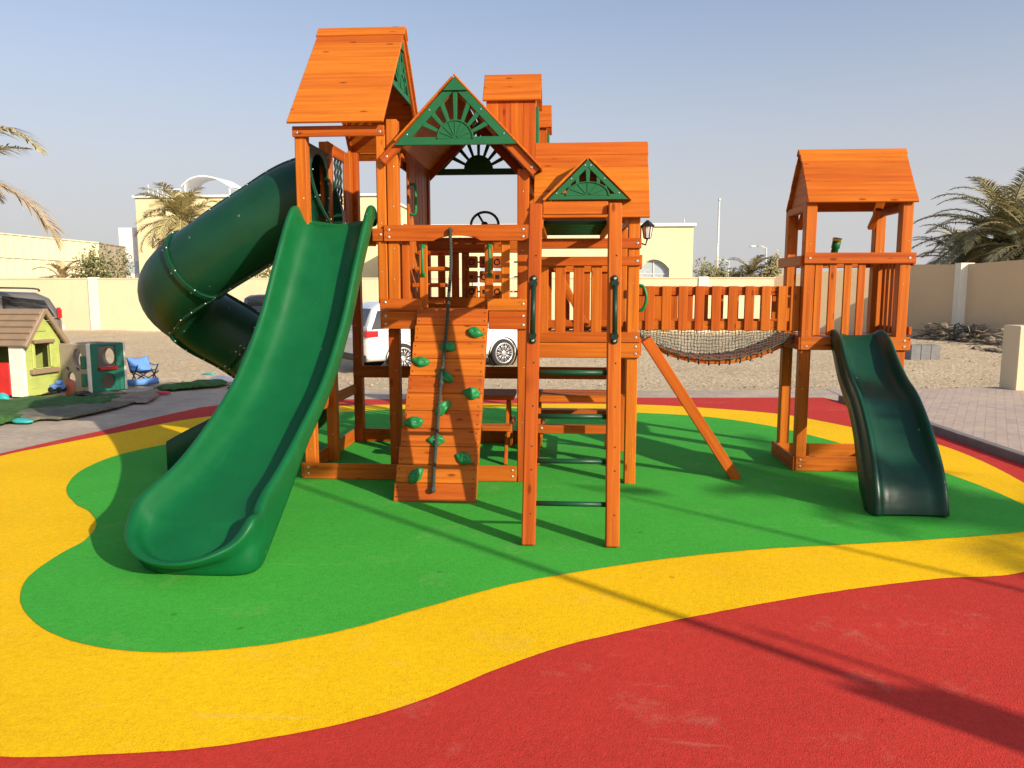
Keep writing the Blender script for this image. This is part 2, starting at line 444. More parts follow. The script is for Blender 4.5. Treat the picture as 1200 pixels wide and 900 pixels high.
hz_ = nt.nodes.new('ShaderNodeMix'); hz_.data_type = 'RGBA'; nt.links.new(rw_.outputs[0], hz_.inputs[0]); nt.links.new(tn.outputs[2], hz_.inputs[6]); hz_.inputs[7].default_value = (2.40, 2.36, 2.38, 1)
nt.links.new(hz_.outputs[2], bg.inputs[0]); bg.inputs[1].default_value = .15
sl = bpy.data.lights.new('sun', 'SUN'); so = bpy.data.objects.new('sun', sl); C.objects.link(so)
sl.energy = 3.55; sl.angle = R(.53); sl.color = (1., .88, .70)
so.rotation_euler = sun_dir.to_track_quat('Z', 'Y').to_euler()
scn.view_settings.view_transform = 'Standard'; scn.view_settings.look = 'None'
scn.view_settings.exposure = .84; scn.view_settings.gamma = 1
scn.cycles.use_denoising = True
scn.cycles.max_bounces = 8; scn.cycles.diffuse_bounces = 1

# ================================================================== ground sheets
def closed_smooth(pts, n=24):
    m = len(pts); out = []
    for i in range(m):
        a, b, c, d = pts[(i - 1) % m], pts[i], pts[(i + 1) % m], pts[(i + 2) % m]
        for k in range(n):
            t = k / n
            p = .5 * ((2 * b) + (c - a) * t + (2 * a - 5 * b + 4 * c - d) * t * t + (3 * b - a - 3 * c + d) * t ** 3)
            out.append(p + V((.003 * noise.noise(p * 9), .003 * noise.noise(p * 9 + V((7, 3, 0))), 0)))      # hand-trowelled edge
    return out
def sheet(name, pts, z, mat):
    mb = MB(); bm = mb.bm
    bm.faces.new([bm.verts.new((p.x, p.y, z)) for p in pts])
    bmesh.ops.recalc_face_normals(bm, faces=bm.faces)
    for f in bm.faces:
        if f.normal.z < 0: f.normal_flip()
    return tag(mb.build(name, mat), kind='structure')
# desert sand: one sheet to the horizon, with low undulation close by
mb = MB(); rows = []
def sand_h(x, y):
    d = max(0., min(1., (y - 12.2) / 3.4)); d = d * d * (3 - 2 * d); k = d
    if y > 40: k *= max(0, 1 - (y - 40) / 8)
    return -.022 - .40 * d + k * (.06 * noise.noise(V((x * .3, y * .3, 1))) + .035 * noise.noise(V((x * 1.3, y * 1.3, 4))) + .012 * noise.noise(V((x * 4, y * 4, 7)))) + .22 * math.exp(-((x + 14) ** 2 / 14 + (y - 18.2) ** 2 / 10))
def scatter_stones():
    mb = MB()
    for k in range(900):
        y = 12.3 + 18 * random.random() ** 1.7; x = random.uniform(-.62, .75) * y + random.uniform(-2, 2)
        tb = bmesh.new(); tb.loops.layers.uv.new('UVMap'); bmesh.ops.create_icosphere(tb, subdivisions=1, radius=random.uniform(.012, .035) * (1 + (random.random() > .95)))
        s_ = (random.uniform(.7, 1.4), random.uniform(.7, 1.4), random.uniform(.4, .8))
        for v in tb.verts: v.co = V((v.co.x * s_[0] + x, v.co.y * s_[1] + y, v.co.z * s_[2] + sand_h(x, y) + .006))
        mb.merge(tb, 0)
    tag(mb.build('gravel', 'stone'), 'small stones strewn over the sand', None, kind='stuff')
def gsand(px, py):
    z = -.02
    for _ in range(12): p = gnd(px, py, z); z = .5 * z + .5 * sand_h(p.x, p.y)
    return p
ys = [-600, -60, -10, 12.4] + [12.45 + .22 * i for i in range(110)] + [40, 60, 200, 900]
xs = [-900, -120, -40] + [-24 + .24 * i for i in range(190)] + [40, 120, 900]
mb.grid([[(x, y, sand_h(x, y)) for x in xs] for y in ys])
tag(mb.build('sand_ground', 'sand', normals=True), kind='structure')
scatter_stones()
pv = [gnd(*p) for p in [(-500, 492), (-150, 466), (0, 455), (120, 452), (260, 452), (420, 456), (600, 457.5), (800, 457), (975, 455)]]
sheet('pavement', pv + [V((4.0, -9, 0)), V((-14, -9, 0))], -.012, 'pave')
pr_ = [gnd(*p) for p in [(968, 455), (1060, 456), (1120, 454), (1200, 452), (1500, 448)]]
sheet('pavement', pr_ + [V((16, -9, 0)), V((3.2, -9, 0))], -.008, 'pave_r')
red_back = [gnd(*p) for p in [(-420, 640), (-150, 565), (0, 531), (60, 517), (120, 504), (185, 488), (235, 477), (280, 471.5), (340, 468.5), (420, 467.5), (600, 466), (750, 465.6), (965, 465.4), (984, 470), (1040, 487.5), (1120, 516), (1200, 544), (1400, 614)]]
sheet('red_rubber_surface', red_back + [V((6.5, -6.5, 0)), V((-8, -6.5, 0)), V((-8, .5, 0))], -.004, 'r_red')
yel = [(0, 534.5), (60, 522), (140, 506.5), (210, 493), (262, 486), (330, 479), (420, 475), (520, 473.5), (640, 473), (746, 474), (827, 478), (912, 485), (960, 493), (1000, 501), (1050, 510), (1100, 521), (1150, 540), (1200, 566), (1255, 602), (1275, 635), (1200, 670), (1100, 678), (1000, 690), (900, 706), (800, 725), (740, 738), (660, 757), (580, 785), (500, 818), (420, 843), (330, 862), (230, 877), (120, 884), (0, 886), (-160, 868), (-250, 780), (-240, 650), (-120, 566)]
sheet('yellow_rubber_surface', closed_smooth([gnd(*p) for p in yel]), 0, 'r_yellow')
grn = [(78, 573), (92, 554), (125, 538), (165, 527), (205, 519), (262, 507), (320, 494), (380, 485), (470, 480), (600, 478.5), (750, 484), (830, 489), (900, 499), (960, 513), (1030, 533), (1105, 554), (1160, 574), (1200, 592), (1232, 609), (1200, 623), (1100, 632), (1000, 638), (900, 643.5), (800, 653), (700, 667), (600, 685), (500, 712), (420, 735), (340, 752), (260, 762), (180, 765), (110, 758), (60, 742), (33, 722), (24, 700), (35, 675), (70, 650), (100, 633), (113, 615), (105, 600), (88, 590)]
sheet('green_rubber_surface', closed_smooth([gnd(*p) for p in grn]), .004, 'r_green')
ka = [gnd(*p) for p in [(982, 469), (1040, 487), (1120, 515.5), (1200, 543.5), (1400, 613), ]]
mb = MB()
for a, b in zip(ka, ka[1:]):
    d = (b - a).normalized(); nrm = V((d.y, -d.x, 0))
    if nrm.x < 0: nrm = -nrm
    mb.board(a + nrm * .05 + V((0, 0, .02)), b + nrm * .05 + V((0, 0, .02)), .1, .10, nrm, bev=.008)
tag(mb.build('kerb', 'kerb'), kind='structure')
# ================================================================== the playset
PS = tag(empty('wooden_playset', (0, 6.4, 0)), 'large orange timber playset with four roofed towers, three green slides and a rope bridge', 'playset')
S = PS
tall = empty('slide_tower', (-1.77, 6.8, 0), PS)
gab = empty('gabled_tower', (-.85, 6.75, 0), PS)
cab = empty('cabin_tower', (.13, 6.6, 0), PS)
look = empty('lookout_tower', (2.4, 6.9, 0), PS)
WB = ['wood', 'bolt']
def bd(par, name, p0, p1, w, h, side=(1, 0, 0), bolts=None, nrm=(0, -1, 0), mat='wood'):
    mb = MB().board(p0, p1, w, h, side)
    if bolts: mb.bolts(bolts, nrm)
    return mb.build(name, [mat, 'bolt'], par)
def bx(par, name, lo, hi, bolts=None, nrm=(0, -1, 0), mat='wood', bev=.005):
    mb = MB().box(lo, hi, 0, bev)
    if bolts: mb.bolts(bolts, nrm)
    return mb.build(name, [mat, 'bolt'], par)
def post(par, x, y, z0, z1, w=.09, d=.09, bolts=True, name='post'):
    mb = MB().box((x - w / 2, y - d / 2, z0), (x + w / 2, y + d / 2, z1), 0, .007)
    if bolts:
        z = z0 + .25
        while z < z1 - .1:
            mb.disc((x + random.uniform(-.015, .015), y - d / 2, z), (0, -1, 0), .004, .003, 1, 6); z += random.uniform(.22, .5)
    return mb.build(name, WB, par)
def slope(par, name, xs0, xs1, e, r, nb, th=.02, mat='roofwood', jit=.004):
    """one roof slope of lapped boards; xs0, xs1 the two ends; e = (y,z) eave, r = (y,z) ridge; boards run along x"""
    mb = MB(); e, r = V((0, *e)), V((0, *r)); d = (r - e); L_ = d.length; d.normalize()
    n = V((0, -d.z, d.y)); n = n if n.z > 0 else -n
    for k in range(nb):
        a = e + d * (L_ * k / nb); b = e + d * (L_ * (k + 1) / nb - .0012)
        m = (a + b) / 2 + n * (th / 2 + jit * random.random() * .5)
        mb.board((xs0 + random.uniform(0, jit), m.y, m.z), (xs1 - random.uniform(0, jit), m.y, m.z), (b - a).length + .003, th, d, bev=.0035)
    return mb.build(name, mat, par)
def slope_y(par, name, y0, y1, e, r, nb, th=.02, mat='roofwood'):
    """roof slope whose boards run along y; e, r = (x,z)"""
    mb = MB(); e, r = V((e[0], 0, e[1])), V((r[0], 0, r[1])); d = (r - e); L_ = d.length; d.normalize()
    n = V((-d.z, 0, d.x)); n = n if n.z > 0 else -n
    for k in range(nb):
        a = e + d * (L_ * k / nb); b = e + d * (L_ * (k + 1) / nb - .0012); m = (a + b) / 2 + n * (th / 2)
        mb.board((m.x, y0, m.z), (m.x, y1, m.z), (b - a).length + .003, th, d, bev=.0035)
    return mb.build(name, mat, par)
def sunburst(par, org, xa, ya, a, h, fr=.055, r=None, nr=7, sq=1., t=.024, cap=True, name='sunburst_gable'):
    """green triangular gable: frame with a half-round hub and rays"""
    mt = frame_mat(org, xa, ya); mb = MB()
    ln = math.hypot(a, h); k = fr * ln / h      # inset of the inner triangle along the base
    ih = h - fr - fr * ln / a                   # inner triangle height
    ia = ih * a / h
    r = r or ia * .42
    mb.prism([[(-a, 0), (a, 0), (0, h)], [(-ia, fr), (0, fr + ih), (ia, fr)]], t, mt)
    arc = [(r * math.cos(math.pi * q / 20), fr * .75 + r * sq * math.sin(math.pi * q / 20)) for q in range(21)]
    mb.prism([arc], t * .9, frame_mat(V(org) + mt.col[2].xyz * .003, xa, ya))
    rim = [(x * .93, fr * .75 + (y - fr * .75) * .93) for x, y in arc]
    mb.prism([arc + rim[::-1]], .008, frame_mat(V(org) + mt.col[2].xyz * (t * .5 + .006), xa, ya), bev=.001)
    for q in range(1, nr + 1):
        th = math.pi * q / (nr + 1); c, s_ = math.cos(th), math.sin(th)
        # distance to inner triangle edge from (0, fr)
        tt = ih / (s_ + abs(c) * ih / ia)
        w0, w1 = .012, .019
        p0, p1 = (c * r * .9, fr * .75 + s_ * r * sq * .9), (c * (tt + .02), fr + s_ * (tt + .02))
        nx, ny = -s_, c
        mb.prism([[(p0[0] - nx * w0, p0[1] - ny * w0), (p1[0] - nx * w1, p1[1] - ny * w1), (p1[0] + nx * w1, p1[1] + ny * w1), (p0[0] + nx * w0, p0[1] + ny * w0)]], t * .72, mt)
        if q % 1 == 0:
            c2, s2 = math.cos(th), math.sin(th)
            q0, q1 = (c2 * r * .12, fr * .8 + s2 * r * sq * .12), (c2 * r * .9, fr * .75 + s2 * r * sq * .9)
            mb.prism([[(q0[0] - nx * .004, q0[1] - ny * .004), (q1[0] - nx * .004, q1[1] - ny * .004), (q1[0] + nx * .004, q1[1] + ny * .004), (q0[0] + nx * .004, q0[1] + ny * .004)]], .006, frame_mat(V(org) + mt.col[2].xyz * (t * .45 + .005), xa, ya), bev=.001)
    if cap:
        y0 = h - fr * ln / a * 1.15; x0 = a * (1 - y0 / h)
        mb.prism([[(-x0, y0), (x0, y0), (0, h)]], .014, frame_mat(V(org) + mt.col[2].xyz * (t * .5 + .008), xa, ya))
    for q in (.12, .5, .85):
        for sg in (-1, 1):
            p = mt @ V((sg * (a * (1 - q) - fr * .8 * (1 - q * .3)), h * q + fr * .35 * (1 - q), t / 2 + .002))
            mb.disc(p, mt.col[2].xyz, .006, .005, 1, 8)
    return mb.build(name, ['paint_green', 'bolt'], par)

# ------------------------------------------------------------------ slide tower (left, tallest roof)
DA = 2.005                                            # deck height
post(tall, -2.075, 6.075, .0, 2.79)
post(tall, -1.44, 6.05, 1.43, 2.73, .074, .07)
post(tall, -2.085, 6.70, 0, 2.80)
post(tall, -2.085, 7.60, 0, 2.86)
post(tall, -1.50, 7.60, 0, 3.02)
bx(tall, 'beam', (-2.128, 6.006, 2.715), (-1.405, 6.028, 2.795), [(-2.09, 6.006, 2.745), (-1.44, 6.006, 2.745)])
bx(tall, 'beam', (-2.04, 7.648, 2.86), (-1.40, 7.668, 3.02))
bx(tall, 'beam', (-1.515, 6.0, 1.915), (-1.405, 6.018, 2.015), [(-1.45, 6.0, 1.965)])
bx(tall, 'beam', (-2.125, 6.05, 1.88), (-1.50, 6.075, 1.985))
bx(tall, 'beam', (-2.15, 6.03, 1.915), (-2.132, 7.66, 2.02))
mb = MB()
for k in range(11):
    y = 6.04 + k * .146; mb.box((-2.125, y, DA - .022), (-1.41, y + .142, DA))
mb.build('deck', 'wood', tall)
# left wall behind the tube mouth: boards round a barred window
mb = MB()
xs_ = -2.10
for y0, y1, z0, z1 in [(6.80, 6.93, DA, 2.83), (7.30, 7.45, DA, 2.83), (6.935, 7.295, DA, 2.28), (6.935, 7.295, 2.72, 2.83)]:
    mb.box((xs_ - .012, y0, z0), (xs_ + .012, y1, z1))
mb.prism([[(7.455, DA), (7.56, DA), (7.56, 2.80), (7.54, 2.85), (7.50, 2.87), (7.455, 2.84)]], .022, frame_mat((xs_, 0, 0), (0, 1, 0), (0, 0, 1)), swap=True)
mb.build('side_panel', 'wood', tall)
mb = MB()
for y in (7.03, 7.115, 7.2):
    pts = [(xs_, y + .018 * (-1) ** k, 2.28 + .044 * k) for k in range(11)]
    mb.tube(pts, .012, 6)
mb.build('window_bars', 'dark_handle', tall)
for sy in (6.25, 6.48):
    pass
slope(tall, 'roof_panel', -2.146, -1.395, (5.95, 2.80), (6.83, 3.745), 6)
slope(tall, 'roof_panel', -2.146, -1.395, (7.71, 2.80), (6.835, 3.745), 6)
bd(tall, 'ridge_cap', (-2.152, 6.785, 3.728), (-1.388, 6.785, 3.728), .115, .02, (0, .67, .73), mat='roofwood')
bd(tall, 'ridge_cap', (-2.152, 6.885, 3.728), (-1.388, 6.885, 3.728), .115, .02, (0, -.67, .73), mat='roofwood')
for x in (-2.11, -1.43):
    for sg in (-1, 1):
        bd(tall, 'rafter', (x, 6.83 + sg * .80, 2.845), (x, 6.83 + sg * .03, 3.672), .06, .025, (0, -.73, sg * .67 * -1))
sunburst(tall, (-1.45, 6.83, 3.22), (0, 1, 0), (0, 0, 1), .42, .45, .05)
sunburst(tall, (-2.10, 6.83, 3.20), (0, -1, 0), (0, 0, 1), .435, .46, .05)
bd(tall, 'brace', (-1.47, 7.58, 2.55), (-1.62, 7.58, 2.84), .05, .03, (1, 0, .5))
# base timbers and lower rails
bx(tall, 'base_beam', (-2.13, 6.012, 0.006), (-.385, 6.028, .135), [(-2.09, 6.012, .05), (-2.09, 6.012, .10), (-.42, 6.012, .05), (-.42, 6.012, .10)])
bx(tall, 'base_beam', (-2.148, 6.02, 0.006), (-2.122, 7.64, .135))
bx(tall, 'base_beam', (-2.12, 7.57, 0.006), (-.30, 7.60, .135))
bx(tall, 'rail', (-2.13, 7.55, .66), (.50, 7.575, .78))
bx(tall, 'rail', (-2.118, 6.12, .50), (-2.095, 7.55, .60))

# ------------------------------------------------------------------ gabled tower (middle)
DB = 1.37
post(gab, -1.352, 6.065, 1.372, 2.84)
post(gab, -1.388, 6.17, 0, 1.225)
post(gab, -.335, 6.065, 0, 2.46)
post(gab, -1.352, 7.42, 0, 2.70)
post(gab, -.335, 7.42, 0, 2.46)
post(gab, -.30, 7.20, 0, .62, .05, .06)
# deck rim boards left and right of the climbing wall
bx(gab, 'beam', (-1.462, 6.000, 1.232), (-1.10, 6.026, 1.372), [(-1.42, 6.0, 1.27), (-1.42, 6.0, 1.335)])
bx(gab, 'beam', (-1.462, 5.985, 1.376), (-1.125, 6.02, 1.470), [(-1.42, 5.985, 1.44)])
bx(gab, 'beam', (-.605, 6.000, 1.232), (-.300, 6.026, 1.372), [(-.335, 6.0, 1.265), (-.335, 6.0, 1.335)])
bx(gab, 'beam', (-.615, 5.995, 1.376), (-.300, 6.022, 1.470), [(-.335, 5.995, 1.43)])
mb = MB()
for k in range(10):
    y = 6.03 + k * .146; mb.box((-1.40, y, DB - .022), (-.30, y + .142, DB))
mb.build('deck', 'wood', gab)
bx(gab, 'beam', (-1.40, 7.43, 1.23), (-.3, 7.455, 1.345))
bx(gab, 'beam', (-1.405, 6.03, 1.23), (-1.385, 7.42, 1.345))
# front rail with an arched cut-out
x0, x1, zb, zt = -1.418, -.305, 1.915, 2.038
arch = [(-1.03 + (-.66 + 1.03) * q / 16, zb + .042 * math.sin(math.pi * q / 16) ** .7) for q in range(17)]
mb = MB().prism([[(x0, zb)] + arch + [(x1, zb), (x1, zt), (x0, zt)]], .026, frame_mat((0, 6.0, 0), (1, 0, 0), (0, 0, 1)))
mb.bolts([(-1.38, 5.987, 1.945), (-1.38, 5.987, 2.0), (-.335, 5.987, 1.945), (-.335, 5.987, 2.0)])
mb.disc((-.895, 5.986, 1.995), (0, -1, 0), .018, .006, 2)
mb.build('arched_rail', ['wood', 'bolt', 'black'], gab)
for px, w_ in ((476, .062), (496.5, .066), (573, .066), (592.5, .066)):
    x = at(px, 320, 6.05).x
    bx(gab, 'baluster', (x - w_ / 2, 6.035, 1.38), (x + w_ / 2, 6.058, 2.0))
for px in (495, 573.5):
    x = at(px, 315, 5.99).x
    mb = MB().tube(catmull([(x, 6.035, 1.88), (x, 5.99, 1.86), (x + .004, 5.975, 1.77), (x, 5.99, 1.675), (x, 6.035, 1.655)], 5), .011, 8)
    mb.box((x - .016, 6.024, 1.865), (x + .016, 6.036, 1.90)).box((x - .016, 6.024, 1.64), (x + .016, 6.036, 1.675))
    mb.build('grab_handle', 'hold_green', gab)
# partition to the slide tower: upright boards
mb = MB()
for k, (y0, z1) in enumerate([(6.22, 2.06), (6.37, 2.08), (6.52, 2.86), (6.67, 2.86), (6.82, 2.86), (6.97, 2.86), (7.12, 2.86), (7.26, 2.86)]):
    mb.box((-1.345, y0, DB + .02), (-1.323, y0 + .138, z1))
mb.build('partition', 'wood', gab)
x = -1.318
MB().tube(catmull([(x, 6.55, 2.42), (x + .04, 6.55, 2.41), (x + .045, 6.55, 2.3), (x + .04, 6.55, 2.18), (x, 6.55, 2.17)], 5), .012, 8).build('grab_handle', 'hold_green', gab)
# little steps up to the higher deck, seen on the left behind the balusters
for k in range(4):
    bx(gab, 'step', (-1.30, 6.35 + .12 * k, 1.42 + .14 * k), (-1.02, 6.52 + .12 * k, 1.455 + .14 * k))
# rear railing
bx(gab, 'rail', (-1.39, 7.36, 1.885), (-.30, 7.385, 2.03))
bx(gab, 'rail', (-1.39, 7.36, 1.352), (-.30, 7.385, 1.47))
for x in (at(517.5, 320, 7.39).x, at(533.6, 320, 7.39).x, at(545.5, 320, 7.39).x):
    bx(gab, 'baluster', (x - .036, 7.386, 1.38), (x + .036, 7.408, 1.96))
bx(gab, 'baluster', (-.40, 7.386, 1.38), (-.385 + .06, 7.408, 1.96))
# noughts and crosses panel: 3 x 3 turning blocks on rods
tic = MB()
for i in range(3):
    z = 1.52 + .14 * i
    tic.tube([(-1.0, 7.40, z), (-.42, 7.40, z)], .008, 6, 1)
    for j in range(3):
        x = at(553.5 + 15 * j, 320, 7.40).x
        tic.box((x - .05, 7.35, z - .055), (x + .05, 7.45, z + .055), 0, .008)
        tic.tube([(x + .026 * math.cos(a_ * .5236), 7.347, z + .026 * math.sin(a_ * .5236)) for a_ in range(12)], .006, 5, 2, True) if (i + j) % 2 == 0 else tic.disc((x, 7.348, z), (0, -1, 0), .026, .004, 2, 4)
tic.build('game_panel', ['wood', 'bolt', 'black'], gab)
# steering wheel on the rear rail
wc = at(568, 264, 7.15); mb = MB(); ring = [wc + V((.128 * math.cos(a_ * math.pi / 12), .03 * math.sin(a_ * math.pi / 12), .122 * math.sin(a_ * math.pi / 12))) for a_ in range(24)]
mb.tube(ring, .0125, 8, 0, True)
for a_ in (.5, .5 + 2.09, .5 + 4.19): mb.tube([wc, wc + V((.122 * math.cos(a_ + 1.6), .0, .118 * math.sin(a_ + 1.6)))], .011, 6)
mb.ball(wc, .035, 0, 10, (1, .5, 1)); mb.tube([wc, wc + V((0, .2, -.12))], .016, 8)
mb.build('steering_wheel', 'black', gab)
# roof: gable to the front
AX = -.852; AP = 3.128
slope_y(gab, 'roof_panel', 5.93, 7.55, (-.20, 2.445), (AX - .006, AP + .006), 6, .015)
slope_y(gab, 'roof_panel', 5.93, 7.55, (-1.305, 2.658), (AX - .004, AP - .010), 4, .015)
for y in (5.975, 7.46):
    for sg, ex in ((-1, -1.415), (1, -.235)):
        zz = AP - abs(ex - AX) * 1.05 - .055
        if ex < -1: zz = 2.515
        tb = [(ex, y, zz), (AX + sg * .02, y, AP - .075)]
        mb = MB().board(tb[0], tb[1], .075, .026, (0, 0, 1))
        if y < 6.5: mb.bolts([(ex + (-sg) * .035, y - .013, zz + .035)])
        mb.build('rafter', WB, gab)
sunburst(gab, (AX + .008, 5.945, 2.628), (1, 0, 0), (0, 0, 1), .468, .488, .058)
sunburst(gab, (AX + .008, 7.50, 2.628), (1, 0, 0), (0, 0, 1), .468, .488, .058)
bx(gab, 'wall_plate', (-.33, 6.03, 2.40), (-.305, 7.45, 2.47))
bx(gab, 'wall_plate', (-1.40, 6.03, 2.55), (-1.375, 7.45, 2.62))
# two boarded chimneys on the right-hand slope
def chimney(y0, x0, x1, zt, zr, dy):
    ch = MB()
    n = 4
    for k in range(n):
        a = x0 + (x1 - x0) * k / n; b = a + (x1 - x0) / n - .0012; rz = lambda x: AP + .012 - (x - AX) * 1.045
        for yy in (y0 + .01, y0 + dy - .01): ch.prism([[(a, rz(a)), (b, rz(b)), (b, zt), (a, zt)]], .02, frame_mat((0, yy, 0), (1, 0, 0), (0, 0, 1)), swap=True)
    for k in range(3):
        b = y0 + .022 + (dy - .044) * k / 3
        for xx in (x0, x1 - .02): ch.box((xx, b + .0008, rz(xx + .01)), (xx + .02, b + (dy - .044) / 3 - .0008, zt), 0, .003)
    o = ch.build('chimney', WB, gab)
    e = .028
    mbp = MB()
    yc = y0 + dy / 2
    for sg in (-1, 1):
        ee = V((0, yc + sg * (dy / 2 + e), zt - .01)); rr = V((0, yc, zr)); d_ = rr - ee; m = (ee + rr) / 2
        mbp.board((x0 - e, m.y, m.z), (x1 + .045, m.y, m.z), d_.length, .02, d_)
    for xx in (x0 + .01, x1 - .01):
        mbp.prism([[(y0, zt - .002), (y0 + dy, zt - .002), (yc, zr - .012)]], .018, frame_mat((xx, 0, 0), (0, 1, 0), (0, 0, 1)))
    # roofs and windows are details of the chimney
    r_ = mbp.build('chimney_roof', WB, gab)
    wn = MB(); X = x1 + .012
    for b, c in (((y0 + .06, 2.62), (y0 + .09, zt - .04)), ((y0 + dy - .09, 2.62), (y0 + dy - .06, zt - .04)), ((y0 + dy / 2 - .012, 2.67), (y0 + dy / 2 + .012, zt - .09))):
        wn.box((X - .012, b[0], b[1]), (X + .012, c[0], c[1]), 0, .003)
    for z in (2.62, 2.86, zt - .09): wn.box((X - .010, y0 + .065, z), (X + .010, y0 + dy - .065, z + .03), 0, .003)
    wn.build('chimney_window', 'paint_green', gab)
chimney(6.55, at(570, 150, 6.55).x, at(627.5, 150, 6.55).x, at(600, 117, 6.55).z, at(600, 88, 6.72).z, .34)
chimney(8.0 - .55, at(600, 150, 7.45).x, at(640.5, 150, 7.45).x, at(636, 149, 7.45).z, at(636, 124, 7.6).z, .30)

# ------------------------------------------------------------------ cabin tower (right of centre)
post(cab, .517, 6.065, 0, 2.09)
post(cab, -.30, 7.30, 0, 2.10)
post(cab, .517, 7.30, 0, 2.10)
for z0, z1, yy in ((1.853, 1.932, 6.0), (1.722, 1.793, 6.0), (1.132, 1.212, 6.0)):
    bx(cab, 'rail', (-.288, yy, z0), (.572, yy + .024, z1), [(.54, yy, (z0 + z1) / 2)])
bx(cab, 'beam', (-.288, 5.994, 1.012), (.572, 6.024, 1.128), [(.54, 5.994, 1.045), (.54, 5.994, 1.10), (-.30 + .03, 5.994, 1.07)])
bx(cab, 'beam', (.563, 6.03, 1.03), (.588, 7.34, 1.16))
bx(cab, 'beam', (-.34, 7.346, 1.03), (.56, 7.37, 1.16))
mb = MB()
for k in range(9):
    y = 6.03 + k * .146; mb.box((-.29, y, 1.135), (.555, y + .142, 1.157))
mb.build('deck', 'wood', cab)
for px in (636.5, 656.5, 678, 698.6, 719):
    x = at(px, 350, 6.05).x
    bx(cab, 'baluster', (x - .041, 6.026, 1.16), (x + .041, 6.048, 1.79))
for z0 in (1.70,): bx(cab, 'rail', (.566, 6.10, z0), (.590, 6.62, z0 + .11))
for z0 in (1.70, 1.17): bx(cab, 'rail', (-.30, 7.26, z0), (.50, 7.285, z0 + .085))
for x in (-.17, .0, .19, .36): bx(cab, 'baluster', (x - .035, 7.287, 1.16), (x + .035, 7.309, 1.785))
bd(cab, 'brace', (-.10, 7.22, 1.75), (.19, 7.22, 1.20), .06, .03, (1, 0, .5))
# steep roof: front slope, long rear slope
slope(cab, 'roof_panel', -.255, .628, (5.965, 2.078), (6.25, 2.675), 6)
slope(cab, 'roof_panel', -.255, .628, (7.40, 2.15), (6.258, 2.675), 6)
bx(cab, 'wall_plate', (.50, 6.04, 2.08), (.535, 7.34, 2.13))
# dormer
sunburst(cab, (.155, 5.925, 2.212), (1, 0, 0), (0, 0, 1), .300, .292, .040, r=.165, nr=5, sq=.62, cap=False, name='sunburst_dormer')
for sg in (-1, 1):
    mb = MB(); a_ = V((.155 + sg * .325, 0, 2.205)); b_ = V((.155 + sg * .004, 0, 2.515)); m = (a_ + b_) / 2
    d_ = b_ - a_
    nn = V((-d_.z, 0, d_.x)).normalized(); nn = nn if nn.z > 0 else -nn
    m += nn * .009
    # sheet from the dormer face back into the roof slope
    mb.prism([[(5.91, 0), (6.02, 0), (6.19, d_.length), (5.91, d_.length)]], .018, frame_mat(a_ + nn * .009, (0, 1, 0), d_))
    mb.build('dormer_roof', 'roofwood', cab)
# lantern on the right post
lx, ly = .563, 6.115; q_ = .74; lz = 1.93
mb = MB(); mb.box((lx, ly - .012, lz - .05), (lx + .016, ly + .012, lz + .10), 0); mb.tube([(lx + .01, ly, lz - .03), (lx + .05, ly, lz - .045), (lx + .062, ly, lz + .0)], .007, 6)
cx = lx + .062; zz = lambda d: lz + d * q_
mb.tube([(cx, ly, zz(0)), (cx, ly, zz(.012))], [.03 * q_, .038 * q_], 6)
mb.tube([(cx, ly, zz(.13)), (cx, ly, zz(.14)), (cx, ly, zz(.18)), (cx, ly, zz(.195))], [.074 * q_, .076 * q_, .02, .008], 6, smooth=False)
for q in range(6):
    a_ = q * math.pi / 3; mb.tube([(cx + .036 * q_ * math.cos(a_), ly + .036 * q_ * math.sin(a_), zz(.01)), (cx + .056 * q_ * math.cos(a_), ly + .056 * q_ * math.sin(a_), zz(.13))], .004, 5)
mb.tube([(cx, ly, zz(.012)), (cx, ly, zz(.129))], [.033 * q_, .053 * q_], 6, 1, smooth=False)
mb.build('lantern', ['blackmetal', 'glasswhite'], cab)
# ------------------------------------------------------------------ climbing ladder and overhead bars
lad = empty('monkey_bar_ladder', (.05, 4.5, 0), PS)
LB, LT = (4.515, 4.885), 2.065
def lad_y(z): return LB[0] + (LB[1] - LB[0]) * z / LT
for xb, xt in ((-.215, -.192), (.290, .297)):
    mb = MB().board((xb, LB[0], .004), (xt, LB[1], LT), .083, .088, (1, 0, 0), bev=.007)
    for z in (.2, .46, .60, .84, 1.1, 1.75): mb.disc((lerp(xb, xt, z / LT) + .01, lad_y(z) - .045, z), (0, -1, .18), .0055, .004, 2, 8)
    mb.build('post', ['wood', 'bolt', 'black'], lad)
    p = lambda z, o: (lerp(xb, xt, z / LT), lad_y(z) - .045 - o, z)
    mb = MB().tube([p(1.275, .045), p(1.57, .045)], .016, 10)
    for z in (1.265, 1.58):
        mb.tube([p(z, -.003), p(z, .055)], .024, 8); mb.ball(p(z + (.03 if z > 1.4 else -.03), .008), .022, 0, 8, (1, .5, 1))
        mb.disc(p(z + (.03 if z > 1.4 else -.03), .02), (0, -1, .18), .008, .006, 1)
    mb.build('grab_handle', ['dark_handle', 'bolt'], lad)
for py in (590.5, 540.5, 488, 436.5):
    z = at(668, py, 4.6).z
    for _ in range(4): z = at(668, py, lad_y(z)).z
    MB().tube([(-.20, lad_y(z), z), (.29, lad_y(z), z)], .0155, 10).build('rung', 'rung_green', lad)
bx(lad, 'beam', (-.150, 4.875, 2.005), (.255, 4.90, 2.085))
for x in (-.165, .27):
    bx(lad, 'beam', (x - .018, 4.92, 1.925), (x + .018, 5.99, 2.0))
for k in range(8):
    y = 4.99 + k * .135
    MB().tube([(-.147, y, 1.965), (.252, y, 1.965)], .0155, 10).build('rung', 'rung_green', lad)

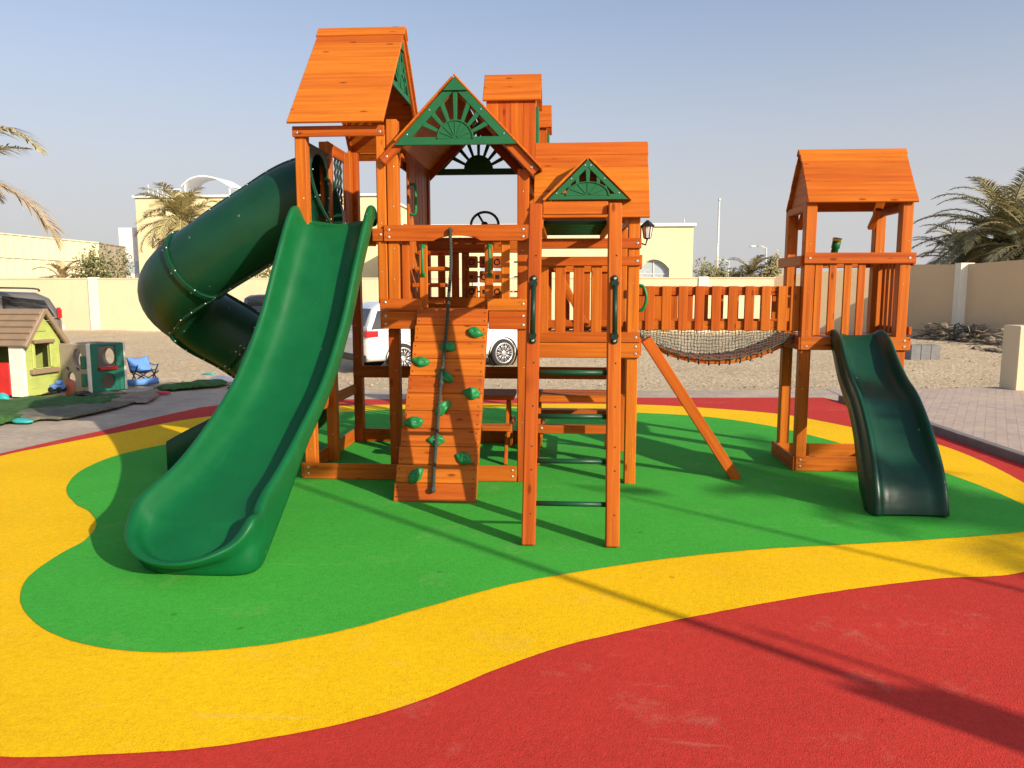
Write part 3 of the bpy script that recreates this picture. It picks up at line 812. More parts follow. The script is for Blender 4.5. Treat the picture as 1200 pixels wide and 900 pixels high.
# ------------------------------------------------------------------ climbing wall
cw = empty('climbing_wall', (-.95, 5.4, 0), PS)
b0, t0 = V((-1.252, 5.392, .008)), V((-1.160, 6.0 - .015, 1.395))
b1, t1 = V((-.648, 5.392, .008)), V((-.606, 6.0 - .015, 1.395))
nb = 11
slp = (V((0, t0.y - b0.y, t0.z - b0.z))).normalized(); wn_ = V((0, -slp.z, slp.y))
for k in range(nb):
    f0, f1 = k / nb, (k + 1) / nb - .0018
    l0, l1, r0, r1 = b0.lerp(t0, f0), b0.lerp(t0, f1), b1.lerp(t1, f0), b1.lerp(t1, f1)
    L0 = (l0 + l1) / 2; R0 = (r0 + r1) / 2; wd = (l1 - l0).length
    mb = MB().board(L0 - wn_ * .012, R0 - wn_ * .012, wd * .999, .022, slp, bev=.004)
    for e_, s_ in ((L0, 1), (R0, -1)):
        for q in (-.25, .25): mb.disc(e_ + V((s_ * .022, 0, 0)) + slp * wd * q, wn_, .005, .004, 1, 6)
    mb.build('plank', ['wood', 'black'], cw)
for a_, b_, s_ in ((b0, t0, 1), (b1, t1, -1)):
    bd(cw, 'stringer', a_ + V((s_ * .02, 0, 0)) - wn_ * .066 + V((0, .035, 0)), b_ + V((s_ * .02, 0, 0)) - wn_ * .066, .035, .082, (1, 0, 0))
def cwp(px, py, o=0.): return on_plane(px, py, b0 + wn_ * o, wn_)
xa_ = V((1, 0, 0)); holds = [(524, 406), (556.7, 390), (493, 424), (522.5, 441.7), (553, 461), (519.5, 478), (484.5, 495.7), (512, 516), (543, 537), (488, 556.5)]
for k, (px, py) in enumerate(holds):
    p = cwp(px, py); tb = bmesh.new(); tb.loops.layers.uv.new('UVMap')
    bmesh.ops.create_icosphere(tb, subdivisions=3, radius=1.)
    rot = random.uniform(-.6, .9) if k % 2 else random.uniform(2.4, 3.6)
    for v in tb.verts:
        c = v.co.copy(); n_ = noise.noise(c * 1.1 + V((k * 5.1, 0, 0)))
        c *= 1 + .30 * n_
        if c.x > .1: c.y *= 1 - .35 * min(1, c.x)
        x = c.x * .068; y = c.y * .045; z = max(c.z, -.1) * .045
        dd = math.hypot(x + .018, y); z -= .024 * math.exp(-(dd / .013) ** 2) if z > 0 else 0
        dd = math.hypot(x - .028, y + .006); z -= .014 * math.exp(-(dd / .016) ** 2) if z > 0 else 0
        x, y = x * math.cos(rot) - y * math.sin(rot), x * math.sin(rot) + y * math.cos(rot)
        v.co = p + xa_ * x + slp * y + wn_ * z
    mb = MB(); mb.merge(tb, 0, True)
    q = p + xa_ * (-.018 * math.cos(rot)) + slp * (-.018 * math.sin(rot)) + wn_ * .021
    mb.disc(q, wn_, .009, .012, 1, 8)
    mb.build('climbing_hold', ['hold_green', 'bolt'], cw)
# knotted rope, tied through the arched rail and lying on the wall
rp = [V((-.895, 5.98, 1.995)), V((-.893, 5.955, 1.98)), at(528.5, 310, 5.935), at(526, 345, 5.925)]
for px, py in ((523.5, 385), (520, 420), (517, 445), (513.5, 490), (511, 520), (509, 548), (507.5, 576)): rp.append(cwp(px, py, .035 if py < 560 else .03))
cr = catmull(rp, 14); mb = MB()
rad = [.0095 for i in range(len(cr))]
mb.tube(cr, rad, 9)
for px, py in ((518.5, 432), (517, 449), (507.6, 574)):
    p = cwp(px, py, .036); mb.ball(p, .021, 0, 10, (1, 1, 1.15))
for st in range(2):
    hel = []
    for i in range(len(cr) - 1):
        for h_ in range(3):
            c_ = cr[i].lerp(cr[i + 1], h_ / 3); t_ = (cr[i + 1] - cr[i]).normalized(); u_ = t_.cross(V((1, 0, 0))).normalized(); v_ = t_.cross(u_)
            a_ = (i * 3 + h_) * .9 + st * math.pi; hel.append(c_ + (u_ * math.cos(a_) + v_ * math.sin(a_)) * .0080)
    mb.tube(hel, .0072, 5)
ro = mb.build('climbing_rope', 'rope', loc=(-.95, 5.5, .3))
tag(ro, 'dark green knotted rope hanging down over the climbing wall', 'rope')

# ------------------------------------------------------------------ lookout tower (far right)
for x, y in ((2.005, 6.62), (2.770, 6.62), (2.025, 7.20), (2.785, 7.20)): post(look, x, y, 0, 2.25)
slope(look, 'roof_panel', 1.958, 2.832, (6.545, 2.238), (6.85, 2.685), 5)
slope(look, 'roof_panel', 1.958, 2.832, (7.165, 2.225), (6.853, 2.685), 5)
bd(look, 'ridge_cap', (1.950, 6.835, 2.688), (2.838, 6.835, 2.688), .06, .018, (0, .56, .83), mat='roofwood')
bd(look, 'ridge_cap', (1.950, 6.870, 2.688), (2.838, 6.870, 2.688), .06, .018, (0, -.56, .83), mat='roofwood')
for x in (2.0, 2.79):
    mbg = MB().prism([[(6.60, 2.25), (7.11, 2.25), (6.855, 2.63)]], .02, frame_mat((x, 0, 0), (0, 1, 0), (0, 0, 1))); mbg.build('gable_board', 'wood', look)
    bx(look, 'wall_plate', (x - .03, 6.67, 2.185), (x + .03, 7.15, 2.245))
for x in (2.08, 2.70): bd(look, 'brace', (x, 7.17, 2.08), (x, 7.0, 2.23), .05, .04, (1, 0, 0))
bx(look, 'rail', (1.952, 6.552, 1.752), (2.848, 6.576, 1.842), [(2.0, 6.552, 1.797), (2.795, 6.552, 1.797)])
bx(look, 'rail', (1.932, 6.58, 1.735), (1.957, 7.26, 1.820))
bx(look, 'rail', (2.832, 6.58, 1.735), (2.857, 7.26, 1.820), nrm=(1, 0, 0))
bx(look, 'rail', (1.96, 7.248, 1.735), (2.83, 7.272, 1.820))
bx(look, 'rail', (2.832, 6.58, 1.165), (2.857, 7.26, 1.235))
bx(look, 'beam', (1.952, 6.546, 1.04), (2.838, 6.574, 1.150), [(2.0, 6.546, 1.07), (2.79, 6.546, 1.12), (2.79, 6.546, 1.07)])
bx(look, 'beam', (1.934, 6.55, 1.04), (1.956, 7.25, 1.145)); bx(look, 'beam', (2.832, 6.58, 1.04), (2.857, 7.25, 1.145))
bx(look, 'beam', (1.96, 7.248, 1.04), (2.83, 7.27, 1.15))
mb = MB()
for k in range(5):
    y = 6.58 + k * .135; mb.box((1.965, y, 1.128), (2.825, y + .13, 1.15))
mb.build('deck', 'wood', look)
for px in (957.5, 974, 991.5, 1007.5):
    x = at(px, 340, 6.60).x; bx(look, 'baluster', (x - .031, 6.577, 1.16), (x + .031, 6.598, 1.80))
for k in range(5):
    y = 6.71 + k * .09; bx(look, 'baluster', (2.806, y, 1.16), (2.828, y + .055, 1.80))
bx(look, 'base_beam', (1.960, 6.562, .006), (2.832, 6.584, .135), [(1.998, 6.562, .045), (1.998, 6.562, .10)])
bx(look, 'base_beam', (1.938, 6.57, .006), (1.959, 7.25, .130))
bx(look, 'base_beam', (2.818, 6.59, .006), (2.84, 7.25, .130))
bx(look, 'base_beam', (1.96, 7.14, .006), (2.84, 7.164, .130))
# telescope
tp = at(978, 294, 7.1); d_ = V((.25, -.28, .95)).normalized()
mb = MB(); d_ = V((.12, -.2, .97)).normalized(); mb.tube([tp - d_ * .14, tp + d_ * .02, tp + d_ * .025, tp + d_ * .09], [.026, .030, .036, .036], 12)
mb.tube([tp + d_ * .088, tp + d_ * .112], .040, 12, 1); mb.tube([tp - d_ * .02 + V((0, 0, 0)), V((tp.x, 7.24, 1.78))], .018, 8)
mb.disc(tp + d_ * .113, d_, .036, .004, 2); mb.tube([tp - d_ * .05, tp - d_ * .03], .04, 12, 1)
mb.build('telescope', ['handle_green', 'yellowp', 'black'], look)

# ------------------------------------------------------------------ rope bridge
br = empty('suspension_bridge', (1.3, 6.9, 1.15), PS)
BX0, BX1 = .60, 1.955
for y in (6.655, 7.215):
    f_ = 1 if y < 7 else -1
    for z0, z1 in ((1.492, 1.566), (1.197, 1.275)): bx(br, 'rail', (BX0, y + .012 * f_ - .011, z0), (BX1, y + .012 * f_ + .011, z1))
    for k in range(10):
        px = 752 + 9.0 + k * 19.4
        x = at(px, 360, 6.655).x; x = min(x, BX1 - .035)
        bx(br, 'baluster', (x - .040, y - .012 * f_ - .010, 1.192), (x + .040, y - .012 * f_ + .010, 1.570))
def sag(x):
    t = (x - (BX0 + .02)) / (BX1 - BX0 - .03); return 1.130 - .205 * (1 - (2 * t - 1) ** 2)
NP = 15
for k in range(NP):
    x0_ = BX0 + .02 + (BX1 - BX0 - .04) * k / NP; x1_ = BX0 + .02 + (BX1 - BX0 - .04) * (k + 1) / NP
    a_, b_ = V((x0_ + .004, 0, sag(x0_ + .004))), V((x1_ - .004, 0, sag(x1_ - .004))); m = (a_ + b_) / 2
    bd(br, 'plank', (m.x, 6.70, m.z), (m.x, 7.17, m.z), (b_ - a_).length, .048, b_ - a_)
for y in (6.675, 7.195):
    net = MB(); cols = 46; rws = 8
    f_ = -1 if y < 7 else 1
    def npt(i, j):
        x = BX0 + .01 + (BX1 - BX0 - .03) * i / cols; t = j / rws
        zt, zb_ = 1.205, sag(x) + .022
        return V((x + .004 * math.sin(j * 1.9 + i), y + f_ * .025 * math.sin(math.pi * t) + .004 * math.sin(i * 2.3 + j), lerp(zt, zb_, t) + .004 * math.sin(i * 1.7)))
    for i in range(cols + 1): net.tube([npt(i, j) for j in range(rws + 1)], .0026, 4, caps=False)
    for j in range(1, rws + 1): net.tube([npt(i, j) for i in range(cols + 1)], .0026 if j < rws else .006, 4, caps=False)
    net.build('net', 'netrope', br)
loops_ = MB()
for k in range(NP + 1):
    x = BX0 + .02 + (BX1 - BX0 - .04) * k / NP; z = sag(x)
    for y in (6.70, 7.17): loops_.tube([(x, y + .03 * math.cos(a_ * .785), z + .033 * math.sin(a_ * .785)) for a_ in range(8)], .0055, 5, closed=True)
loops_.build('rope_lashing', 'rope', br)
hx = at(749, 350, 6.62)
MB().tube(catmull([(hx.x - .02, 6.62, 1.575), (hx.x + .03, 6.60, 1.565), (hx.x + .055, 6.59, 1.50), (hx.x + .055, 6.59, 1.44), (hx.x + .03, 6.60, 1.375), (hx.x - .02, 6.62, 1.365)], 6), .014, 8).build('grab_handle', 'hold_green', br)
# diagonal prop under the bridge
bd(PS, 'strut', (.640, 6.20, 1.150), (1.405, 6.27, .0), .075, .085, (0, 1, 0))

# ------------------------------------------------------------------ slides
def half_profile(h, r, s_, ledge=0.):
    e = 1.10 + ledge
    return [(0, 0), (h * .38, .000), (h * .60, .010), (h * .75, r * .20), (h * .85, r * .55), (h * .91, r * .85), (h * .96, r * .985), (h * 1.03, r * 1.0), (h * 1.08, r * .93), (h * 1.10, r * .78), (h * 1.10, r * .78 - s_ * .42), (h * e, r * .78 - s_ * .46), (h * e * .995, r * .78 - s_), (h * .98, r * .78 - s_ - .004), (h * .5, min(-.034, r * .5 - s_)), (0, min(-.034, r * .5 - s_))]
def slide(par, name, mat, st, ledge=0., skirt=.10, base=None, n_sub=6, vert_end=False):
    """st: stations (y, z, cx, half width, rim height, side flare); swept U-section with rolled rims and an under-skirt"""
    keys = ('y', 'z', 'c', 'h', 'r', 's')
    P = catmull([V((a[0], a[1], a[2])) for a in st], n_sub); Q = catmull([V((a[3], a[4], a[5])) for a in st], n_sub)
    mb = MB(); rows = []
    for i, (p, q) in enumerate(zip(P, Q)):
        a = P[max(0, i - 1)]; b = P[min(len(P) - 1, i + 1)]
        t = V((0, b.x - a.x, b.y - a.y)).normalized(); up = V((0, -t.z, t.y)); up = up if up.z > 0 else -up
        if vert_end and i > len(P) - 12: up = up.lerp(V((0, 0, 1)), (i - len(P) + 12) / 11).normalized()
        c = V((p.z, p.x, p.y)); h, r, s_ = q
        half = half_profile(h, r, s_, ledge)
        row = [c + V((x * 1., 0, 0)) + up * z for x, z in half] + [c + V((-x, 0, 0)) + up * z for x, z in half[-2:0:-1]]
        rows.append(row)
    mb.grid(rows, close_u=True)
    for rr in ((rows[0],) if vert_end else (rows[0], rows[-1][::-1])):
        try: mb.bm.faces.new([mb.bm.verts.new(v) for v in rr])
        except Exception: pass
    bmesh.ops.remove_doubles(mb.bm, verts=mb.bm.verts, dist=.0004)
    return mb, rows
st = [(6.15, 2.045, -1.822, .285, .05, .05), (6.08, 2.042, -1.822, .298, .17, .09), (5.98, 1.95, -1.828, .302, .185, .10), (5.73, 1.595, -1.852, .30, .175, .10), (5.48, 1.225, -1.877, .30, .165, .10), (5.11, .83, -1.914, .30, .16, .10), (4.72, .565, -1.953, .302, .15, .11), (4.42, .40, -1.995, .315, .128, .19), (4.18, .295, -2.035, .338, .122, .27), (4.06, .240, -2.048, .352, .118, .30)]
mb, rows = slide(PS, 'scoop_slide', 'slide_green', st, n_sub=7, vert_end=True)
# exit scoop: the half section of the last station turned round to the front; its rim drops towards the front lip
ZE = .240; E_ = V((-2.048, 4.06, 0)); fan = []
NA = 36
for q in range(NA + 1):
    u = q / NA; th = math.pi + math.pi * u
    sn = max(0., math.sin(math.pi * u)); f = sn ** .75
    h = lerp(.352, .335, sn ** 2) + .035 * math.exp(-((u - .86) / .07) ** 2)
    r = lerp(.118, .062, f); zb = ZE - .165 * f
    r += .075 * math.exp(-((u - .88) / .06) ** 2)              # rolled end of the right-hand rim
    s_ = lerp(.30, max(.02, zb + r * .78 - .006), min(1, f * 3))
    hp = half_profile(h, r, s_)
    row = []
    for k, (x, z) in enumerate(hp):
        zz = zb + z
        if k <= 3:
            t_ = x / hp[3][0]; zz = lerp(ZE, zb, t_ ** 1.15) + z
        x2 = x
        if k >= 10:                                           # tuck the outer face in under the lip, but keep a foot on the right
            x2 = x - .07 * f * (k == 10) - .16 * f * (k in (11, 12, 13)) * (1 - math.exp(-((u - .97) / .18) ** 2))
            zz = max(zz, .006)
        if k >= 14: zz = max(.006, min(zz, .05))
        row.append(E_ + V((math.cos(th) * x2, math.sin(th) * x2, zz)))
    fan.append(row)
mb.grid(fan)
bmesh.ops.remove_doubles(mb.bm, verts=mb.bm.verts, dist=.004)
o = mb.build('scoop_slide', 'slide_green', PS, normals=True, subsurf=1)
# small wave slide
st = [(6.61, 1.168, 2.413, .186, .03, .04), (6.55, 1.155, 2.412, .188, .06, .10), (6.44, 1.06, 2.410, .190, .11, .14), (6.26, .895, 2.402, .195, .125, .16), (6.05, .775, 2.392, .200, .11, .17), (5.87, .690, 2.384, .205, .105, .18), (5.69, .535, 2.375, .210, .115, .20), (5.53, .375, 2.367, .216, .115, .24), (5.415, .275, 2.361, .220, .085, .25), (5.335, .185, 2.358, .221, .055, .22), (5.285, .075, 2.356, .222, .045, .18), (5.270, .012, 2.356, .223, .04, .15)]
mb, rows = slide(PS, 'wave_slide', 'rib_green', st, ledge=.05, n_sub=7)
mb.build('wave_slide', 'rib_green', PS, normals=True)
# tube slide
TS = empty('tube_slide', (-3.1, 6.8, 0), PS)
TR = .315
path = [(-2.02, 6.52, 2.36), (-2.30, 6.52, 2.275), (-2.62, 6.52, 2.09), (-2.97, 6.53, 1.885), (-3.28, 6.60, 1.71), (-3.51, 6.76, 1.56), (-3.60, 7.0, 1.42), (-3.48, 7.22, 1.24), (-3.22, 7.36, 1.05), (-2.97, 7.42, .85), (-2.74, 7.38, .69), (-2.55, 7.22, .59), (-2.48, 6.98, .51), (-2.56, 6.74, .45), (-2.72, 6.58, .40), (-2.88, 6.50, .36)]
TP = catmull(path, 8)
def seg_tube(i0, i1, name):
    pts = TP[i0:i1 + 1]; mb = MB(); n = 28; prev = None; rows = []
    for k, p in enumerate(pts):
        i = i0 + k
        t = (TP[min(i + 1, len(TP) - 1)] - TP[max(i - 1, 0)]).normalized()
        sd = t.cross(V((0, 0, 1))).normalized(); up = sd.cross(t)
        rows.append([p + (sd * math.cos(2 * math.pi * q / n) + up * math.sin(2 * math.pi * q / n)) * TR for q in range(n)])
    mb.grid(rows, close_u=True)
    inner = [[p + (v - p) * .965 for v in r] for p, r in zip(pts, rows)]
    mb.grid([r[::-1] for r in inner], close_u=True)
    # end flanges with bolts
    for k in (0, len(pts) - 1):
        i = i0 + k; t = (TP[min(i + 1, len(TP) - 1)] - TP[max(i - 1, 0)]).normalized()
        p = pts[k]; sg = 1 if k == 0 else -1
        ring = [p + (v - p) * 1.075 for v in rows[k]]; base = rows[k]
        off = t * (.018 * sg)
        mb.grid([base, ring, [v + off for v in ring], [v + off for v in base]], close_u=True, smooth=False)
        for q in range(0, n, 3):
            v = p + (rows[k][q] - p) * 1.05; mb.ball(v + off * 1.15, .010, 1, 6)
            mb.ball(v - off * .9, .008, 1, 6)
    # lengthwise bolted seams, top and bottom
    for qs in (n // 4, 3 * n // 4):
        rr = []
        for k, p in enumerate(pts):
            d = (rows[k][qs] - p).normalized(); sdv = (rows[k][(qs + 1) % n] - rows[k][qs - 1]).normalized()
            rr.append([p + d * TR * .98 - sdv * .012, p + d * TR * 1.085 - sdv * .010, p + d * TR * 1.085 + sdv * .010, p + d * TR * .98 + sdv * .012])
            if k % 4 == 2: mb.ball(p + d * TR * 1.055 - sdv * .012, .009, 1, 6); mb.ball(p + d * TR * 1.055 + sdv * .012, .009, 1, 6)
        mb.grid(rr, smooth=False)
    return mb.build(name, ['tube_green', 'bolt'], TS, normals=False)
cuts = [0, 24, 34, 50, 74, 88, 104, len(TP) - 1]
cuts = [0, 30, 66, 92, len(TP) - 1]
for a, b in zip(cuts, cuts[1:]): seg_tube(a, b, 'tube_section')
# entry plate in the tower wall and exit trough
cy_, cz_ = 6.40, 2.36
hole_ = [(cy_ + .24 * math.cos(-2 * math.pi * q / 28), cz_ + .29 * math.sin(-2 * math.pi * q / 28)) for q in range(28)]
mb = MB().prism([[(6.125, DA), (6.655, DA), (6.655, 2.70), (6.125, 2.70)], hole_], .03, frame_mat((-2.062, 0, 0), (0, 1, 0), (0, 0, 1)))
for z in (2.08, 2.2, 2.32, 2.44, 2.56, 2.66):
    for y in (6.15, 6.63): mb.disc((-2.045, y, z), (1, 0, 0), .009, .008, 1, 8)
mb.build('entry_plate', ['tube_green', 'bolt'], TS)
ex = [(-2.86, 6.50, .335, .295, .20, .14), (-3.0, 6.46, .25, .30, .20, .16), (-3.13, 6.42, .215, .31, .17, .24), (-3.24, 6.40, .205, .315, .12, .30), (-3.30, 6.385, .20, .31, .09, .26)]
mb = MB(); rows = []
for i, (x, y, z, h, r, s_) in enumerate(ex):
    half = [(0, 0), (h * .5, .004), (h * .78, r * .2), (h * .9, r * .6), (h * .97, r), (h * 1.06, r), (h * 1.1, r * .8), (h * 1.1, max(-z + .006, r * .8 - s_)), (h * .95, max(-z + .006, r * .8 - s_)), (h * .5, max(-.05, -z + .006)), (0, max(-.05, -z + .006))]
    rows.append([V((x, y - l, z + u)) for l, u in half] + [V((x, y + l, z + u)) for l, u in half[-2:0:-1]])
mb.grid(rows, close_u=True)
mb.bm.faces.new([mb.bm.verts.new(v) for v in rows[-1]])
mb.box((-3.31, 6.15, .006), (-3.28, 6.62, .19), 0, .01)
mb.build('exit_trough', 'tube_green', TS, normals=True)
bd(TS, 'support_leg', (-2.62, 7.36, .0), (-2.62, 7.36, .56), .06, .06, mat='blackmetal')

# ------------------------------------------------------------------ picnic table under the towers
pt = tag(empty('picnic_table', (-.05, 7.0, 0)), 'low timber picnic table with bench standing in the shade under the cabin tower', 'picnic table')
for y in (6.80, 6.95, 7.10): bx(pt, 'tabletop_board', (-.28, y, .555), (.46, y + .14, .60))
bx(pt, 'apron', (-.28, 6.775, .545), (.46, 6.797, .605))
bx(pt, 'bench', (-.29, 6.46, .335), (.47, 6.62, .375)); bx(pt, 'bench_apron', (-.29, 6.438, .325), (.47, 6.458, .395), [(-.2, 6.438, .37)])
bx(pt, 'bench', (-.29, 7.40, .335), (.47, 7.53, .375))
for x in (-.235, .40):
    bd(pt, 'leg', (x, 6.62, .0), (x, 6.98, .552), .03, .06, (1, 0, 0)); bd(pt, 'leg', (x, 7.40, .0), (x, 7.04, .552), .03, .06, (1, 0, 0))
    bx(pt, 'crosspiece', (x + .02, 6.46, .28), (x + .045, 7.52, .332))
pt2 = tag(empty('picnic_table', (-.85, 7.0, 0)), 'low timber table half hidden behind the climbing wall in the shade of the middle tower', 'picnic table')
for y in (6.80, 6.95, 7.10): bx(pt2, 'tabletop_board', (-1.15, y, .555), (-.46, y + .14, .60))
bx(pt2, 'bench', (-1.15, 6.46, .335), (-.46, 6.62, .375))
for x in (-1.1, -.52):
    bd(pt2, 'leg', (x, 6.62, .0), (x, 6.98, .552), .03, .06, (1, 0, 0)); bd(pt2, 'leg', (x, 7.40, .0), (x, 7.04, .552), .03, .06, (1, 0, 0))
    bx(pt2, 'crosspiece', (x + .02, 6.46, .28), (x + .045, 7.3, .332))
# ================================================================== background walls and buildings
def wall_seg(par, name, a, b, za, zb, th, mat):
    mb = MB(); a, b = V(a), V(b); d = (b - a).normalized(); n = V((-d.y, d.x, 0)) * th / 2
    pts = [a - n, b - n, b + n, a + n]
    lo = [mb.bm.verts.new(V((p.x, p.y, -.7))) for p in pts]; hi = [mb.bm.verts.new(V((p.x, p.y, z))) for p, z in zip(pts, (za, zb, zb, za))]
    for q in range(4): mb.bm.faces.new((lo[q], lo[(q + 1) % 4], hi[(q + 1) % 4], hi[q]))
    mb.bm.faces.new(hi); return mb.build(name, mat, par, normals=True)
YW = 35.0; LOT = -.42
bw = tag(empty('boundary_wall', (0, YW, 0)), 'long low cream boundary wall with white pillars along the back of the sand lot', 'wall')
xl_, xc = at(0, 325, YW).x - 14, at(908, 325, YW).x
HW = at(300, 325.5, YW).z
wall_seg(bw, 'wall_panel', (xl_, YW, 0), (xc, YW, 0), HW - .06, HW - .06, .18, 'cream_wall')
mb = MB(); mb.box((xl_, YW - .12, HW - .058), (xc, YW + .12, HW), 0, .01); mb.build('coping', 'cream_wall', bw)
for px in (-90, 110, 330, 560, 712, 824):
    x = at(px, 330, YW).x
    mb = MB().box((x - .22, YW - .14, -.7), (x + .22, YW + .14, HW + .03), 0, .01); mb.build('pillar', 'pale_wall', bw)
rw = tag(empty('boundary_wall', (13, 24.5, 0)), 'tan boundary wall in shade running along the right side with palms behind it', 'wall')
pts_r = [(xc, YW), (at(1065, 390, 33.).x, 33.), (at(1125, 390, 31.3).x, 31.3), (at(1215, 400, 28.6).x, 28.6), (21.5, 24), (29, 15)]
zr_ = [HW + .05, at(1065, 310, 33.).z, at(1125, 310, 31.3).z, at(1215, 302.5, 28.6).z, 2.7, 2.7]
for i in range(len(pts_r) - 1):
    a, b = pts_r[i], pts_r[i + 1]; wall_seg(rw, 'wall_panel', (*a, 0), (*b, 0), zr_[i], zr_[i + 1], .2, 'tan_wall')
for i in (2,):
    x, y = pts_r[i]; MB().box((x - .26, y - .24, -.7), (x + .26, y + .24, zr_[i] + .06), 0, .01).build('pillar', 'pale_wall', rw)
# small low gate pier at the right edge
gp = gnd(1200, 456)
cb = MB().box((gp.x - .19, gp.y - .1, -.05), (gp.x + .9, gp.y + .35, .98), 0, .015)
tag(cb.build('low_pier', 'cream_wall', loc=(gp.x, gp.y, 0)), 'short cream rendered wall stub at the right edge of the paving', 'wall stub')

def arched_window(par, x0, x1, z0, z1, y, rise):
    n = 12; out = [(x0, z0), (x1, z0)] + [(x1 - (x1 - x0) * q / n, z1 - rise + rise * math.sin(math.pi * q / n) ** .8) for q in range(n + 1)]
    cx, cz = (x0 + x1) / 2, (z0 + z1) / 2
    inn = [(cx + (x - cx) * .93, cz + (z - cz) * .92) for x, z in out]
    mt = frame_mat((0, y, 0), (1, 0, 0), (0, 0, 1))
    f = MB().prism([out, inn], .06, mt); fr_ = f.build('window', 'bld_white', par)
    g = MB().prism([inn], .02, frame_mat((0, y + .03, 0), (1, 0, 0), (0, 0, 1))); g.build('pane', 'winglass', fr_)
    b = MB().box((cx - .03, y - .02, z0 + .05), (cx + .03, y + .01, z1 - .06), 0, .003).box((x0 + .06, y - .018, cz - .1), (x1 - .06, y + .008, cz - .05), 0, .003); b.build('glazing_bar', 'bld_white', fr_)
YB = 45.
rb = tag(empty('villa', (2, YB, 0)), 'plain cream flat-roofed building with an arched window behind the cabin and bridge', 'building')
xa0, xa1 = at(470, 262, YB).x, at(813, 262, YB).x; zt = at(700, 266, YB).z
def arch_loop(x0, x1, z0, z1, rise, n=14): return [(x0, z0)] + [(x0 + (x1 - x0) * q / n, z1 - rise + rise * math.sin(math.pi * q / n) ** .8) for q in range(n + 1)] + [(x1, z0)]
wins = [(at(a, 330, YB).x, at(b, 330, YB).x) for a, b in ((748, 784), (560, 596))]; wz1 = at(766, 304, YB).z
mb = MB().box((xa0, YB + .36, -.5), (xa1, YB + 9, zt), 0, .02)
mb.prism([[(xa0, -.5), (xa1, -.5), (xa1, zt), (xa0, zt)]] + [arch_loop(a, b, 1.7, wz1, .55) for a, b in wins], .34, frame_mat((0, YB + .18, 0), (1, 0, 0), (0, 0, 1))); mb.build('wall', 'bld_cream', rb)
mb = MB().box((xa0 - .12, YB - .12, zt), (xa1 + .14, YB + 9, zt + .19), 0, .02); mb.build('parapet', 'bld_white', rb)
for a, b in wins: arched_window(rb, a + .01, b - .01, 1.71, wz1 - .01, YB + .25, .55)
MB().tube([(xa1 - .5, YB + .3, zt + .19), (xa1 - .5, YB + .3, zt + .45)], .035, 6).build('vent_pipe', 'galv', rb)
YL = 51.
lb = tag(empty('villa', (-15, YL, 0)), 'taller cream building with white parapet and roof canopy behind the tube slide', 'building')
xb0, xb1 = at(158, 230, YL).x, at(446, 230, YL).x; zl = at(300, 231, YL).z
MB().box((xb0, YL, 0), (xb1, YL + 10, zl), 0, .02).build('wall', 'bld_cream', lb)
MB().box((xb0 - .15, YL - .15, zl), (xb1 + .15, YL + 10, zl + .16), 0, .02).build('parapet', 'bld_white', lb)
x0_, x1_ = at(142, 268, YL + 1).x, xb0 - .002
MB().box((x0_, YL + .6, 0), (x1_, YL + 8, at(150, 266, YL).z), 0, .02).build('annex', 'bld_white', lb)
MB().box((x0_ + .25, YL + .57, 2.6), (x1_ - .1, YL + .61, 3.4), 0, .01).build('annex_window', 'winglass', lb)
# rooftop canopy: a curved shade sheet on posts
ca = [at(212, 219, YL + 2), at(222, 210.5, YL + 2), at(236, 207, YL + 2), at(252, 209.5, YL + 2), at(266, 217, YL + 2), at(272, 221, YL + 2)]
cv = catmull(ca, 5); mb = MB()
mb.grid([[p, p + V((0, 2.4, .1)), p + V((0, 2.4, .17)), p + V((0, 0, .09))] for p in cv], close_u=True, smooth=False)
mb.build('roof_canopy', 'bld_white', lb, normals=True)
for px in (216, 268):
    p = at(px, 217, YL + 2); MB().tube([(p.x, YL + 2.1, zl), (p.x, YL + 2.1, p.z + .05)], .06, 6).build('canopy_post', 'bld_white', lb)
rl = MB(); pa, pb = at(172, 222, YL).x, at(210, 222, YL).x
for k in range(8):
    x = lerp(pa, pb, k / 7); rl.tube([(x, YL + .2, zl + .1), (x, YL + .2, zl + (.9 if k in (0, 3) else .6))], .03, 5)
rl.tube([(pa, YL + .2, zl + .58), (pb, YL + .2, zl + .58)], .03, 5); rl.build('roof_railing', 'bld_white', lb)
# corrugated sheet fence on the left
fe = tag(empty('sheet_fence', (-24, 33, 0)), 'tall corrugated sheet fence behind the wall, cream with a brown end section', 'fence')
def fence_run(px0, py0, Y0, px1, py1, Y1, mat, n):
    a, b = at(px0, py0, Y0), at(px1, py1, Y1); mb = MB(); rows = []
    d = (b - a); nn = V((d.y, -d.x, 0)).normalized()
    for k in range(n * 6 + 1):
        t = k / (n * 6); p = a.lerp(b, t); o = .035 if (k % 6) in (0, 1) else 0
        p = p + nn * o; rows.append([V((p.x, p.y, .8)), p])
    mb.grid(rows, smooth=False); mb.build('fence_panel', mat, fe)
    rl = MB(); m0, m1 = a * .5 + V((a.x, a.y, 2.0)) * .5 + nn * .06, b * .5 + V((b.x, b.y, 2.0)) * .5 + nn * .06
    rl.board(m0, m1, .08, .05, (0, 0, 1)); rl.board(a + nn * .05, b + nn * .05, .07, .06, (0, 0, 1)); rl.build('fence_rail', mat, fe)
fence_run(-120, 262, 36, 115, 284.5, 47, 'fence_cream', 22)
fence_run(115, 284.5, 47.02, 146, 289.5, 50.3, 'fence_brown', 5)

